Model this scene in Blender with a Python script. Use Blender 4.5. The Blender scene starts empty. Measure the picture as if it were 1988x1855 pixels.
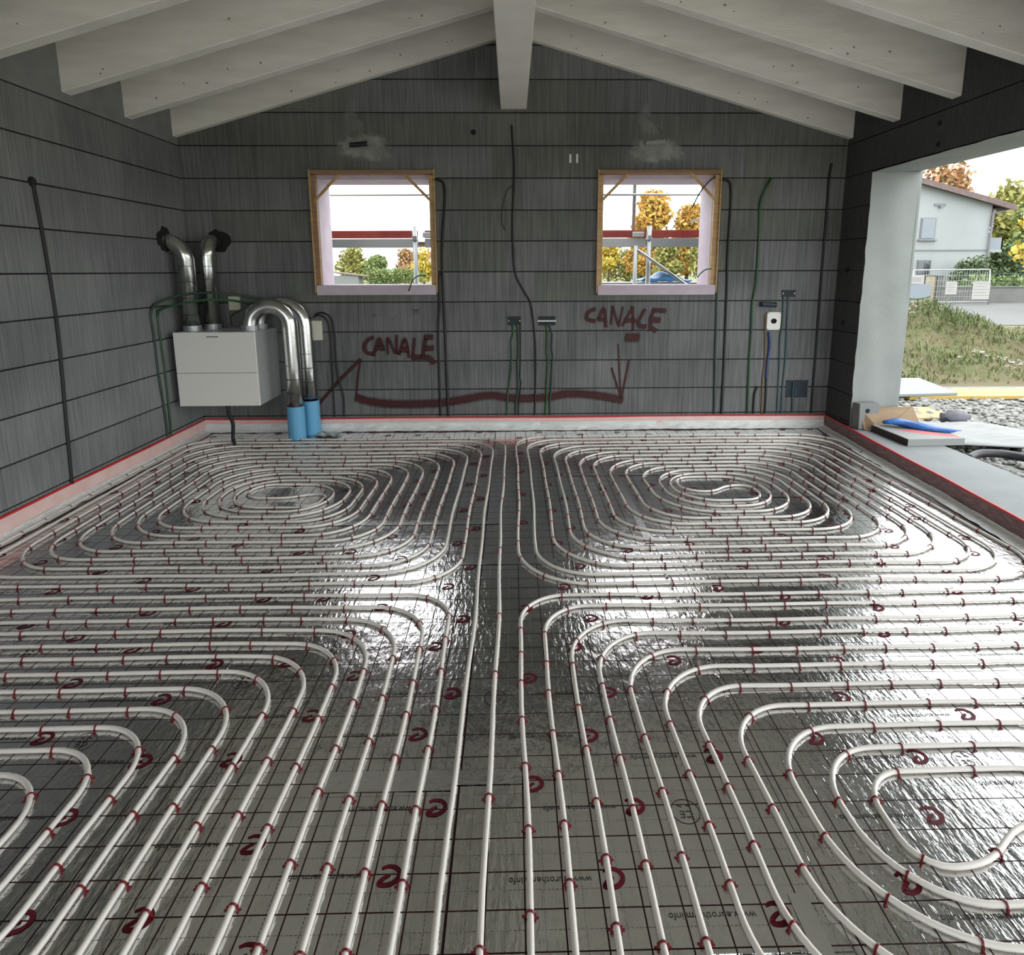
import bpy, math, random
from mathutils import Vector, Matrix, Quaternion
R = random.Random(7)
S = bpy.context.scene
COL = S.collection
PI = math.pi
D = 6.0755            # inner face of the back wall
XL, XR = -3.10, 3.19  # inner faces of the side walls
YF = -3.6             # unseen front end of the room, set back to shape the light

# ------------------------------------------------------------------ camera
cam = bpy.data.cameras.new('camera'); co = bpy.data.objects.new('camera', cam); COL.objects.link(co)
_p, _y, _r = 0.17750, 0.018483, -0.003451
fwd = Vector((math.sin(_y)*math.cos(_p), math.cos(_y)*math.cos(_p), -math.sin(_p)))
rgt = Vector((math.cos(_y), -math.sin(_y), 0)); up = rgt.cross(fwd)
r2 = math.cos(_r)*rgt + math.sin(_r)*up; u2 = -math.sin(_r)*rgt + math.cos(_r)*up
co.matrix_world = Matrix(((r2.x, u2.x, -fwd.x, 0), (r2.y, u2.y, -fwd.y, 0), (r2.z, u2.z, -fwd.z, 1.5897), (0, 0, 0, 1)))
cam.sensor_fit = 'HORIZONTAL'; cam.sensor_width = 36.0
cam.lens = 1194.975/1988*36.0
cam.shift_x = (994-1017.72)/1988; cam.shift_y = (740.17-927.5)/1988
cam.clip_start = 0.05; cam.clip_end = 500
S.camera = co
# ------------------------------------------------------------------ sky and exposure
w = bpy.data.worlds.new('World'); S.world = w; w.use_nodes = True
wn = w.node_tree.nodes; bg = wn['Background']
bg.inputs[0].default_value = (0.96, 0.985, 1.0, 1); bg.inputs[1].default_value = 1.7
S.view_settings.view_transform = 'Standard'; S.view_settings.look = 'None'
S.view_settings.exposure = 1.25; S.view_settings.gamma = 1.0; S.view_settings.use_curve_mapping = False
S.cycles.max_bounces = 8; S.cycles.diffuse_bounces = 5; S.cycles.glossy_bounces = 4
S.cycles.transparent_max_bounces = 12
S.cycles.sample_clamp_indirect = 6.0

# ------------------------------------------------------------------ materials
M = {}
def mat(name, col=(.5,.5,.5), rough=.6, metal=0.0, noise=None, bump=None, spec=None):
    """noise=(scale, colour2, detail)  bump=(scale, strength, stretch xyz)"""
    m = bpy.data.materials.new(name); m.use_nodes = True
    nt = m.node_tree; b = nt.nodes['Principled BSDF']
    b.inputs['Base Color'].default_value = (*col, 1); b.inputs['Roughness'].default_value = rough
    b.inputs['Metallic'].default_value = metal
    if spec is not None: b.inputs['Specular IOR Level'].default_value = spec
    if noise or bump:
        tc = nt.nodes.new('ShaderNodeTexCoord')
    if noise:
        n = nt.nodes.new('ShaderNodeTexNoise'); n.inputs['Scale'].default_value = noise[0]
        n.inputs['Detail'].default_value = noise[2] if len(noise) > 2 else 4
        mp = nt.nodes.new('ShaderNodeMapping'); nt.links.new(tc.outputs['Object'], mp.inputs[0])
        if len(noise) > 3: mp.inputs['Scale'].default_value = noise[3]
        nt.links.new(mp.outputs[0], n.inputs['Vector'])
        rp = nt.nodes.new('ShaderNodeValToRGB'); rp.color_ramp.elements[0].position = .35; rp.color_ramp.elements[1].position = .68
        rp.color_ramp.elements[0].color = (*col, 1); rp.color_ramp.elements[1].color = (*noise[1], 1)
        nt.links.new(n.outputs['Fac'], rp.inputs[0]); nt.links.new(rp.outputs[0], b.inputs['Base Color'])
    if bump:
        n = nt.nodes.new('ShaderNodeTexNoise'); n.inputs['Scale'].default_value = bump[0]; n.inputs['Detail'].default_value = 3
        mp = nt.nodes.new('ShaderNodeMapping'); nt.links.new(tc.outputs['Object'], mp.inputs[0])
        if len(bump) > 2: mp.inputs['Scale'].default_value = bump[2]
        nt.links.new(mp.outputs[0], n.inputs['Vector'])
        bp = nt.nodes.new('ShaderNodeBump'); bp.inputs['Strength'].default_value = bump[1]; bp.inputs['Distance'].default_value = .02
        nt.links.new(n.outputs['Fac'], bp.inputs['Height']); nt.links.new(bp.outputs[0], b.inputs['Normal'])
    M[name] = m
    return m

def block_mat(name, c1, c2, stretch):
    """rough graphite-grey block: vertical combed ribs, blotches, a little difference from block to block"""
    m = mat(name, c1, .85)
    nt = m.node_tree; b = nt.nodes['Principled BSDF']; N = nt.nodes.new; Lk = nt.links.new
    tc = N('ShaderNodeTexCoord'); oi = N('ShaderNodeObjectInfo')
    n1 = N('ShaderNodeTexNoise'); n1.inputs['Scale'].default_value = 1.7; n1.inputs['Detail'].default_value = 6; Lk(tc.outputs['Object'], n1.inputs['Vector'])
    mp = N('ShaderNodeMapping'); mp.inputs['Scale'].default_value = stretch; Lk(tc.outputs['Object'], mp.inputs[0])
    n2 = N('ShaderNodeTexNoise'); n2.inputs['Scale'].default_value = 1.0; n2.inputs['Detail'].default_value = 2; Lk(mp.outputs[0], n2.inputs['Vector'])
    mx = N('ShaderNodeMix'); mx.data_type = 'RGBA'; mx.inputs[6].default_value = (*c1, 1); mx.inputs[7].default_value = (*c2, 1)
    a = N('ShaderNodeMath'); a.operation = 'MULTIPLY_ADD'; Lk(n2.outputs['Fac'], a.inputs[0]); a.inputs[1].default_value = 1.25
    a2 = N('ShaderNodeMath'); a2.operation = 'MULTIPLY_ADD'; Lk(n1.outputs['Fac'], a2.inputs[0]); a2.inputs[1].default_value = .9; a2.inputs[2].default_value = -.80
    Lk(a2.outputs[0], a.inputs[2])
    a3 = N('ShaderNodeMath'); a3.operation = 'MULTIPLY_ADD'; Lk(oi.outputs['Random'], a3.inputs[0]); a3.inputs[1].default_value = .22; Lk(a.outputs[0], a3.inputs[2]); a3.use_clamp = True
    Lk(a3.outputs[0], mx.inputs[0]); Lk(mx.outputs[2], b.inputs['Base Color'])
    bp = N('ShaderNodeBump'); bp.inputs['Strength'].default_value = .5; bp.inputs['Distance'].default_value = .01
    Lk(n2.outputs['Fac'], bp.inputs['Height']); Lk(bp.outputs[0], b.inputs['Normal'])
    b.inputs['Specular IOR Level'].default_value = .25
    return m
block_mat('block', (.095,.097,.10), (.235,.237,.235), (62,62,2.2))
block_mat('block_side', (.14,.145,.15), (.29,.295,.295), (62,62,2.2))  # lighter block copy for the left wall, daylight put into the colour
block_mat('block_olive', (.092,.096,.086), (.205,.21,.188), (62,62,2.2))
block_mat('block_beam_shaded', (.055,.056,.058), (.085,.085,.085), (30,30,10))  # dark beam concrete, with the unlit right wall's shade put into the colour
mat('core', (.03,.03,.03), .9)
mat('infill', (.22,.22,.222), .85, noise=(6,(.27,.27,.268),5))
mat('plaster', (.25,.272,.26), .75, noise=(3,(.29,.312,.296),4), bump=(40,.08))
mat('patch', (.24,.245,.23), .85, noise=(9,(.36,.36,.34),6), bump=(25,.3))
mat('wood_white', (.76,.735,.66), .62, noise=(2.4,(.86,.835,.76),6,(1.0,1.0,6.0)), bump=(18,.12,(1,1,5)))
mat('board_white', (.62,.605,.55), .65, noise=(3,(.72,.705,.65),5,(6,1,1)))
mat('knot', (.34,.31,.25), .7)
mat('concrete', (.19,.21,.215), .7, noise=(5,(.225,.245,.25),5), bump=(60,.06))
mat('screed', (.25,.25,.24), .9)
mat('clip_red', (.16,.007,.014), .4)
mat('black', (.012,.012,.013), .5)
mat('hole', (.008,.008,.008), .9)
mat('cable_black', (.008,.008,.009), .55)
mat('cable_green', (.015,.07,.02), .5)
mat('cable_darkgreen', (.02,.045,.03), .5)
mat('cable_teal', (.04,.09,.09), .5)
mat('cable_blue', (.03,.07,.20), .45)
mat('cable_brown', (.16,.09,.05), .6)
mat('strip_red', (.55,.02,.025), .5)
mat('strip_foam', (.74,.50,.46), .8, noise=(8,(.80,.58,.54),4))
mat('strip_foam_shaded', (.12,.055,.055), .45, noise=(14,(.22,.13,.125),5,(1,1,6)))  # same foam as the other strips, shade of the right side painted in
mat('film', (.66,.69,.67), .28, noise=(9,(.82,.84,.82),5,(1,5,5)), bump=(30,.4,(1,4,4)))
mat('tape', (.74,.75,.75), .2, 1.0, bump=(40,.1))
mat('unit_white', (.80,.79,.745), .42)
mat('unit_side', (.72,.75,.74), .38, .55)
mat('duct', (.60,.61,.59), .22, 1.0, bump=(30,.05))
mat('seam', (.10,.10,.10), .5, .6)
mat('blue_sleeve', (.14,.42,.66), .4)
mat('beige', (.62,.60,.50), .5)
mat('label', (.22,.21,.19), .5)
mat('pine', (.42,.26,.11), .6, noise=(5,(.54,.36,.17),5,(1,1,8)), bump=(14,.12,(1,1,6)))
mat('pine_dark', (.24,.14,.07), .65, noise=(5,(.33,.20,.11),5,(1,1,8)))
mat('foam_lilac', (.52,.44,.51), .75, noise=(7,(.58,.51,.57),4))
mat('cavity', (.012,.02,.03), .7)
mat('socket_blue', (.012,.028,.055), .5)
mat('white_plastic', (.74,.74,.70), .45)
mat('card', (.24,.165,.095), .8, noise=(6,(.28,.20,.12),4))
mat('card_grey', (.24,.255,.245), .6)
mat('card_edge', (.05,.035,.03), .7)
mat('print_red', (.55,.13,.12), .6)
mat('bag_blue', (.02,.12,.40), .4, bump=(16,.35))
mat('sheet_white', (.20,.21,.207), .5, noise=(4,(.14,.148,.148),5,(1,5,1)))
mat('panel_white', (.20,.23,.222), .6)
mat('plank_yellow', (.40,.255,.05), .55, noise=(5,(.44,.30,.08),4,(1,6,1)))
mat('osb', (.36,.235,.11), .75, noise=(10,(.42,.29,.15),4))
mat('rag', (.10,.10,.12), .8)
mat('hose', (.025,.025,.028), .45)
mat('steel', (.45,.47,.46), .35, .9)
mat('galv', (.42,.44,.44), .45, .7)
mat('toe_red', (.28,.035,.03), .55, noise=(6,(.36,.06,.04),4))
mat('tarp', (.10,.32,.68), .4)
mat('gravel', (.16,.165,.155), .85, noise=(14,(.34,.34,.32),2))
mat('gravel_bed', (.16,.16,.145), .95, noise=(30,(.28,.28,.255),4), bump=(60,.6))
mat('earth', (.115,.09,.05), .95, noise=(2.0,(.075,.09,.03),6), bump=(9,.5))
mat('lawn', (.11,.135,.04), .95, noise=(.6,(.15,.155,.06),4))
mat('road', (.13,.133,.13), .9)
mat('bounce_soil', (.50,.475,.43), .95, noise=(1.5,(.58,.555,.51),5))  # kept pale so the added front ground throws light indoors
mat('rubble', (.34,.30,.26), .85)
mat('house_white', (.275,.30,.303), .8, noise=(.5,(.305,.33,.333),3))
mat('house_pink', (.52,.36,.28), .8)
mat('roof_tile', (.12,.09,.085), .8, noise=(4,(.17,.12,.11),3))
mat('shutter', (.22,.25,.28), .6)
mat('glass_dark', (.05,.055,.06), .1, spec=.8)
mat('trim_grey', (.17,.18,.18), .6)
mat('low_wall', (.13,.134,.127), .85, noise=(1.2,(.17,.174,.164),4))
mat('fence_green', (.03,.07,.05), .6)
mat('post_beige', (.36,.30,.20), .7)
mat('sign_white', (.38,.38,.36), .5)
mat('crate', (.34,.26,.16), .8)
mat('bark', (.10,.07,.05), .9)
mat('far_roof', (.42,.18,.14), .8)

def tube_mat(name, c, line):
    """white heating pipe: warm white plastic with the thin printed line that runs along it"""
    m = mat(name, c, .32); nt = m.node_tree; b = nt.nodes['Principled BSDF']; N = nt.nodes.new; Lk = nt.links.new
    uv = N('ShaderNodeUVMap'); sp = N('ShaderNodeSeparateXYZ'); Lk(uv.outputs[0], sp.inputs[0])
    def near(x0, wd):
        a = N('ShaderNodeMath'); a.operation = 'SUBTRACT'; Lk(sp.outputs[0], a.inputs[0]); a.inputs[1].default_value = x0
        a1 = N('ShaderNodeMath'); a1.operation = 'ABSOLUTE'; Lk(a.outputs[0], a1.inputs[0])
        a2 = N('ShaderNodeMath'); a2.operation = 'LESS_THAN'; Lk(a1.outputs[0], a2.inputs[0]); a2.inputs[1].default_value = wd
        return a2
    x1, x2 = near(.36, .012), near(.12, .010)
    mxm = N('ShaderNodeMath'); mxm.operation = 'MAXIMUM'; Lk(x1.outputs[0], mxm.inputs[0]); Lk(x2.outputs[0], mxm.inputs[1])
    k = N('ShaderNodeMath'); k.operation = 'MULTIPLY'; Lk(mxm.outputs[0], k.inputs[0]); k.inputs[1].default_value = .65
    mx = N('ShaderNodeMix'); mx.data_type = 'RGBA'; mx.inputs[6].default_value = (*c, 1); mx.inputs[7].default_value = (*line, 1)
    Lk(k.outputs[0], mx.inputs[0]); Lk(mx.outputs[2], b.inputs['Base Color'])
    b.inputs['Subsurface Weight'].default_value = 0.0
tube_mat('pipe', (.76,.73,.68), (.30,.12,.10))

def foil_mat():
    m = bpy.data.materials.new('foil'); m.use_nodes = True; nt = m.node_tree; b = nt.nodes['Principled BSDF']; N = nt.nodes.new; Lk = nt.links.new
    tc = N('ShaderNodeTexCoord'); sp = N('ShaderNodeSeparateXYZ'); Lk(tc.outputs['Object'], sp.inputs[0])
    def mth(op, a, bv=None, c=None):
        n = N('ShaderNodeMath'); n.operation = op
        for i, v in enumerate((a, bv, c)):
            if v is None: continue
            if isinstance(v, (int, float)): n.inputs[i].default_value = v
            else: Lk(v, n.inputs[i])
        return n.outputs[0]
    def grid(axis, off, per, half):
        t = mth('DIVIDE', mth('SUBTRACT', axis, off), per)
        fr = mth('FRACT', mth('ADD', t, 100.5))
        return mth('LESS_THAN', mth('ABSOLUTE', mth('SUBTRACT', fr, .5)), half/per)
    X, Y = sp.outputs[0], sp.outputs[1]
    solid = mth('MAXIMUM', grid(X, .0216, .1, .0021), grid(Y, .0946, .1, .0020))
    dash_x = mth('MULTIPLY', grid(X, .0716, .1, .0013), mth('GREATER_THAN', mth('FRACT', mth('MULTIPLY', Y, 90.0)), .28))
    dash_y = mth('MULTIPLY', grid(Y, .0446, .1, .0012), mth('GREATER_THAN', mth('FRACT', mth('MULTIPLY', X, 90.0)), .28))
    line = mth('MINIMUM', mth('ADD', solid, mth('MULTIPLY', mth('MAXIMUM', dash_x, dash_y), .75)), 1.0)
    nz = N('ShaderNodeTexNoise'); nz.inputs['Scale'].default_value = 3.0; nz.inputs['Detail'].default_value = 4; Lk(tc.outputs['Object'], nz.inputs['Vector'])
    base = N('ShaderNodeMix'); base.data_type = 'RGBA'; base.inputs[6].default_value = (.70,.70,.69,1); base.inputs[7].default_value = (.80,.81,.81,1); Lk(nz.outputs['Fac'], base.inputs[0])
    ink = N('ShaderNodeMix'); ink.data_type = 'RGBA'; ink.inputs[7].default_value = (.022,.004,.006,1); Lk(line, ink.inputs[0]); Lk(base.outputs[2], ink.inputs[6])
    Lk(ink.outputs[2], b.inputs['Base Color'])
    Lk(mth('SUBTRACT', 1.0, line), b.inputs['Metallic']); b.inputs['Specular IOR Level'].default_value = .2
    rg = mth('MULTIPLY_ADD', nz.outputs['Fac'], .10, .10); Lk(mth('ADD', rg, mth('MULTIPLY', line, .3)), b.inputs['Roughness'])
    n1 = N('ShaderNodeTexNoise'); n1.inputs['Scale'].default_value = 55; n1.inputs['Detail'].default_value = 3
    mp = N('ShaderNodeMapping'); mp.inputs['Rotation'].default_value = (0,0,.35); mp.inputs['Scale'].default_value = (1.0,.33,1); Lk(tc.outputs['Object'], mp.inputs[0]); Lk(mp.outputs[0], n1.inputs['Vector'])
    n2 = N('ShaderNodeTexNoise'); n2.inputs['Scale'].default_value = 5; n2.inputs['Detail'].default_value = 2; Lk(tc.outputs['Object'], n2.inputs['Vector'])
    h = mth('ADD', mth('MULTIPLY', n1.outputs['Fac'], .55), mth('MULTIPLY', n2.outputs['Fac'], 1.0))
    bp = N('ShaderNodeBump'); bp.inputs['Strength'].default_value = .30; bp.inputs['Distance'].default_value = .015
    Lk(h, bp.inputs['Height']); Lk(bp.outputs[0], b.inputs['Normal'])
    M['foil'] = m
foil_mat()
mat('ink_logo', (.11,.005,.016), .5, spec=.2)
mat('ink_text', (.05,.046,.044), .5, spec=.2)

def patch_mat(nm, top):
    m = mat(nm, (.26,.265,.25), .85, noise=(9,(.40,.40,.38),6), bump=(25,.3)); nt = m.node_tree; b = nt.nodes['Principled BSDF']; N = nt.nodes.new; Lk = nt.links.new
    at = N('ShaderNodeAttribute'); at.attribute_name = 'edge'; tc = N('ShaderNodeTexCoord'); nz = N('ShaderNodeTexNoise'); nz.inputs['Scale'].default_value = 14; nz.inputs['Detail'].default_value = 6; Lk(tc.outputs['Object'], nz.inputs['Vector'])
    a = N('ShaderNodeMath'); a.operation = 'MULTIPLY_ADD'; Lk(nz.outputs['Fac'], a.inputs[0]); a.inputs[1].default_value = 1.5; Lk(at.outputs['Fac'], a.inputs[2])
    r = N('ShaderNodeMapRange'); r.inputs[1].default_value = 1.2; r.inputs[2].default_value = 1.85; r.inputs[3].default_value = top; r.inputs[4].default_value = 0.0; Lk(a.outputs[0], r.inputs[0]); Lk(r.outputs[0], b.inputs['Alpha'])
patch_mat('patch_soft', .8); patch_mat('patch_faint', .38)
def spray_mat():
    m = bpy.data.materials.new('spray'); m.use_nodes = True; nt = m.node_tree; b = nt.nodes['Principled BSDF']; N = nt.nodes.new; Lk = nt.links.new
    b.inputs['Base Color'].default_value = (.05,.005,.006,1); b.inputs['Roughness'].default_value = .7
    at = N('ShaderNodeAttribute'); at.attribute_name = 'edge'
    tc = N('ShaderNodeTexCoord'); nz = N('ShaderNodeTexNoise'); nz.inputs['Scale'].default_value = 70; nz.inputs['Detail'].default_value = 3; Lk(tc.outputs['Object'], nz.inputs['Vector'])
    r = N('ShaderNodeMapRange'); r.inputs[1].default_value = .35; r.inputs[2].default_value = 1.05; r.inputs[3].default_value = 1.0; r.inputs[4].default_value = 0.0
    a = N('ShaderNodeMath'); a.operation = 'MULTIPLY_ADD'; Lk(nz.outputs['Fac'], a.inputs[0]); a.inputs[1].default_value = .5; Lk(at.outputs['Fac'], a.inputs[2])
    s = N('ShaderNodeMath'); s.operation = 'SUBTRACT'; Lk(a.outputs[0], s.inputs[0]); s.inputs[1].default_value = .22
    Lk(s.outputs[0], r.inputs[0]); Lk(r.outputs[0], b.inputs['Alpha'])
    M['spray'] = m
spray_mat()

def leaf_mat(name, c1, c2):
    m = mat(name, c1, .7); nt = m.node_tree; b = nt.nodes['Principled BSDF']; N = nt.nodes.new; Lk = nt.links.new
    at = N('ShaderNodeAttribute'); at.attribute_name = 'tint'
    mx = N('ShaderNodeMix'); mx.data_type = 'RGBA'; mx.inputs[6].default_value = (*c1, 1); mx.inputs[7].default_value = (*c2, 1)
    Lk(at.outputs['Fac'], mx.inputs[0]); Lk(mx.outputs[2], b.inputs['Base Color'])
leaf_mat('leaf_orange', (.52,.24,.05), (.42,.34,.08))
leaf_mat('leaf_rust', (.42,.20,.10), (.30,.24,.11))
leaf_mat('leaf_yellow', (.62,.40,.04), (.36,.34,.07))
leaf_mat('leaf_green', (.10,.16,.05), (.25,.29,.10))
leaf_mat('leaf_olive', (.20,.22,.07), (.38,.35,.10))
leaf_mat('leaf_dark', (.045,.08,.03), (.11,.15,.06))
leaf_mat('grass', (.075,.115,.03), (.19,.18,.075))

# ------------------------------------------------------------------ mesh helpers
class MB:
    def __init__(s): s.v = []; s.f = []; s.uv = None; s.att = {}
    def quadbox(s, x0, y0, z0, x1, y1, z1, mtx=None):
        o = len(s.v)
        pts = [Vector(p) for p in ((x0,y0,z0),(x1,y0,z0),(x1,y1,z0),(x0,y1,z0),(x0,y0,z1),(x1,y0,z1),(x1,y1,z1),(x0,y1,z1))]
        if mtx: pts = [mtx @ p for p in pts]
        s.v += [tuple(p) for p in pts]
        s.f += [tuple(o+i for i in q) for q in ((0,3,2,1),(4,5,6,7),(0,1,5,4),(1,2,6,5),(2,3,7,6),(3,0,4,7))]
        return s
    def bevbox(s, x0, y0, z0, x1, y1, z1, b, mtx=None):
        """box with chamfered edges"""
        o = len(s.v); pts = []
        idx = {}
        for ix, X in enumerate((x0, x1)):
            for iy, Yv in enumerate((y0, y1)):
                for iz, Z in enumerate((z0, z1)):
                    sx, sy, sz = (1,-1)[ix]*b, (1,-1)[iy]*b, (1,-1)[iz]*b
                    for ax in range(3):
                        p = [X + sx, Yv + sy, Z + sz]; p[ax] = (X, Yv, Z)[ax]
                        idx[(ix,iy,iz,ax)] = o + len(pts); pts.append(Vector(p))
        if mtx: pts = [mtx @ p for p in pts]
        s.v += [tuple(p) for p in pts]
        g = lambda ix,iy,iz,ax: idx[(ix,iy,iz,ax)]
        for ax in range(3):
            for sd in (0, 1):
                q = []
                for a, c in ((0,0),(1,0),(1,1),(0,1)):
                    k = [0,0,0]; k[ax] = sd; k[(ax+1)%3] = a; k[(ax+2)%3] = c; q.append(g(*k, ax))
                s.f.append(tuple(q if sd else q[::-1]))
        for ax in range(3):
            b1, b2 = (ax+1)%3, (ax+2)%3
            for a in (0, 1):
                for c in (0, 1):
                    k0 = [0,0,0]; k0[b1] = a; k0[b2] = c; k1 = list(k0); k1[ax] = 1
                    q = [g(*k0,b1), g(*k1,b1), g(*k1,b2), g(*k0,b2)]
                    s.f.append(tuple(q if a == c else q[::-1]))
        for ix in (0,1):
            for iy in (0,1):
                for iz in (0,1):
                    q = [g(ix,iy,iz,0), g(ix,iy,iz,1), g(ix,iy,iz,2)]
                    s.f.append(tuple(q if (ix+iy+iz) % 2 else q[::-1]))
        return s
    def prism(s, poly, vec):
        """poly: list of 3D points, extruded by vec"""
        o = len(s.v); n = len(poly); vec = Vector(vec)
        s.v += [tuple(p) for p in poly] + [tuple(Vector(p)+vec) for p in poly]
        s.f.append(tuple(range(o+n-1, o-1, -1))); s.f.append(tuple(range(o+n, o+2*n)))
        for i in range(n): j = (i+1) % n; s.f.append((o+i, o+j, o+n+j, o+n+i))
        return s
    def tube(s, pts, r, n=8, cap=True, uv=False):
        pts = [Vector(p) for p in pts]; o = len(s.v); m = n + 1 if uv else n
        t = (pts[1]-pts[0]).normalized(); ref = Vector((0,0,1)) if abs(t.z) < .9 else Vector((1,0,0))
        nx = t.cross(ref).normalized(); L = 0
        if uv and s.uv is None: s.uv = []
        for i, p in enumerate(pts):
            if i: L += (p-pts[i-1]).length
            tt = ((pts[min(i+1,len(pts)-1)]-pts[i]).normalized() + (pts[i]-pts[max(i-1,0)]).normalized())
            if tt.length < 1e-9: tt = t
            tt.normalize(); nx = (nx - tt*nx.dot(tt)).normalized(); ny = tt.cross(nx)
            rr = r[i] if isinstance(r, (list, tuple)) else r
            for k in range(m):
                a = 2*PI*k/n; s.v.append(tuple(p + nx*math.cos(a)*rr + ny*math.sin(a)*rr))
                if uv: s.uv.append((k/n, L))
        for i in range(len(pts)-1):
            for k in range(n):
                k2 = k+1 if uv else (k+1) % n
                s.f.append((o+i*m+k, o+i*m+k2, o+(i+1)*m+k2, o+(i+1)*m+k))
        if cap:
            s.f.append(tuple(o+k for k in range(n-1,-1,-1))); e = o+(len(pts)-1)*m; s.f.append(tuple(e+k for k in range(n)))
        return s
    def blob(s, c, rx, ry, rz, jit=0.0, rnd=R, nu=8, nv=5):
        o = len(s.v); cx, cy, cz = c
        s.v.append((cx, cy, cz-rz))
        for j in range(1, nv):
            ph = -PI/2 + PI*j/nv
            for i in range(nu):
                a = 2*PI*i/nu; q = 1 + rnd.uniform(-jit, jit)
                s.v.append((cx+rx*q*math.cos(ph)*math.cos(a), cy+ry*q*math.cos(ph)*math.sin(a), cz+rz*q*math.sin(ph)))
        s.v.append((cx, cy, cz+rz)); e = len(s.v)-1
        for i in range(nu): s.f.append((o, o+1+(i+1)%nu, o+1+i))
        for j in range(nv-2):
            for i in range(nu):
                a = o+1+j*nu; i2 = (i+1)%nu; s.f.append((a+i, a+i2, a+nu+i2, a+nu+i))
        a = o+1+(nv-2)*nu
        for i in range(nu): s.f.append((a+i, a+(i+1)%nu, e))
        return s
    def grid(s, nx, ny, fn):
        o = len(s.v)
        for j in range(ny+1):
            for i in range(nx+1): s.v.append(tuple(fn(i/nx, j/ny)))
        for j in range(ny):
            for i in range(nx):
                a = o+j*(nx+1)+i; s.f.append((a, a+1, a+nx+2, a+nx+1))
        return s
    def mesh(s, name, material, smooth=False):
        me = bpy.data.meshes.new(name); me.from_pydata([tuple(p) for p in s.v], [], s.f)
        if material: me.materials.append(M[material])
        if s.uv:
            ul = me.uv_layers.new(name='UVMap'); vi = [0]*len(me.loops); me.loops.foreach_get('vertex_index', vi)
            flat = []
            for i in vi: flat += s.uv[i] if i < len(s.uv) else (0, 0)
            ul.data.foreach_set('uv', flat)
        for k, vals in s.att.items():
            at = me.attributes.new(k, 'FLOAT', 'POINT'); at.data.foreach_set('value', vals)
        if smooth: me.shade_smooth()
        me.update(); return me
    def build(s, name, material, parent=None, smooth=False):
        return link(name, s.mesh(name, material, smooth), parent)

def link(name, me, parent=None):
    o = bpy.data.objects.new(name, me); COL.objects.link(o)
    if parent: o.parent = parent
    return o
def tag(o, label, cat, group=None, kind=None):
    o['label'] = label; o['category'] = cat
    if group: o['group'] = group
    if kind: o['kind'] = kind
    return o
def thing(name, label, cat, group=None):
    return tag(link(name, None), label, cat, group)
def struct(o): o['kind'] = 'structure'; return o
def box(x0,y0,z0,x1,y1,z1): return MB().quadbox(x0,y0,z0,x1,y1,z1)
def T(loc, rx=0, ry=0, rz=0):
    return Matrix.Translation(loc) @ Matrix.Rotation(rz,4,'Z') @ Matrix.Rotation(ry,4,'Y') @ Matrix.Rotation(rx,4,'X')
def smooth_path(pts, n=6):
    """Catmull-Rom through the points"""
    P = [Vector(p) for p in pts]; out = []
    for i in range(len(P)-1):
        p0, p1, p2, p3 = P[max(i-1,0)], P[i], P[i+1], P[min(i+2,len(P)-1)]
        for k in range(n):
            t = k/n; out.append(.5*((2*p1)+(p2-p0)*t+(2*p0-5*p1+4*p2-p3)*t*t+(3*p1-p0-3*p2+p3)*t**3))
    out.append(P[-1]); return out
def clip_poly(poly, a, b, c):
    """keep a*x+b*z<=c"""
    out = []
    for i, p in enumerate(poly):
        q = poly[(i+1) % len(poly)]; dp = a*p[0]+b*p[1]-c; dq = a*q[0]+b*q[1]-c
        if dp <= 0: out.append(p)
        if dp*dq < 0: t = dp/(dp-dq); out.append((p[0]+(q[0]-p[0])*t, p[1]+(q[1]-p[1])*t))
    return out

# ------------------------------------------------------------------ roof geometry numbers
RX = .022; SL = .2805; ZR = 3.69        # rafter underside: z = ZR - SL*|x-RX|
RH = .34                                # rafter depth (vertical)
roof_z = lambda x: ZR - SL*abs(x-RX)
JZ = [0.0, .161, .422, .709, 1.002, 1.291, 1.581, 1.872, 2.160, 2.453, 2.745, 3.037, 3.327, 3.62, 3.95]
WIN = [(-1.895, -.735, 1.362, 2.522), (.825, 1.985, 1.352, 2.522)]
TW = .42                                 # back wall thickness

# ================================================================== THE SETTING
# ---- back wall
def rect_minus(rects, hole):
    out = []
    hx0, hx1, hz0, hz1 = hole
    for x0, x1, z0, z1 in rects:
        if x1 <= hx0 or x0 >= hx1 or z1 <= hz0 or z0 >= hz1: out.append((x0,x1,z0,z1)); continue
        if x0 < hx0: out.append((x0,hx0,z0,z1))
        if x1 > hx1: out.append((hx1,x1,z0,z1))
        mx0, mx1 = max(x0,hx0), min(x1,hx1)
        if z0 < hz0: out.append((mx0,mx1,z0,hz0))
        if z1 > hz1: out.append((mx0,mx1,hz1,z1))
    return out
def gable(x0,x1,z0,z1,over=0.0):
    p = [(x0,z0),(x1,z0),(x1,z1),(x0,z1)]
    c = ZR + .33 + over
    p = clip_poly(p, SL, 1, c+SL*RX); 
    if len(p) >= 3: p = clip_poly(p, -SL, 1, c-SL*RX)
    return p if len(p) >= 3 else None
core = MB()
rects = [(-3.6,3.7,-.3,4.0)]
for h in WIN: rects = rect_minus(rects, h)
for r_ in rects:
    g = gable(*r_)
    if g: core.prism([(x,D+.03,z) for x,z in g], (0,TW-.03,0))
wall_back = struct(core.build('wall_back', 'core'))
OLIVE = {(10,0),(10,2),(9,1),(9,2),(9,4)}
rb = random.Random(3)
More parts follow.
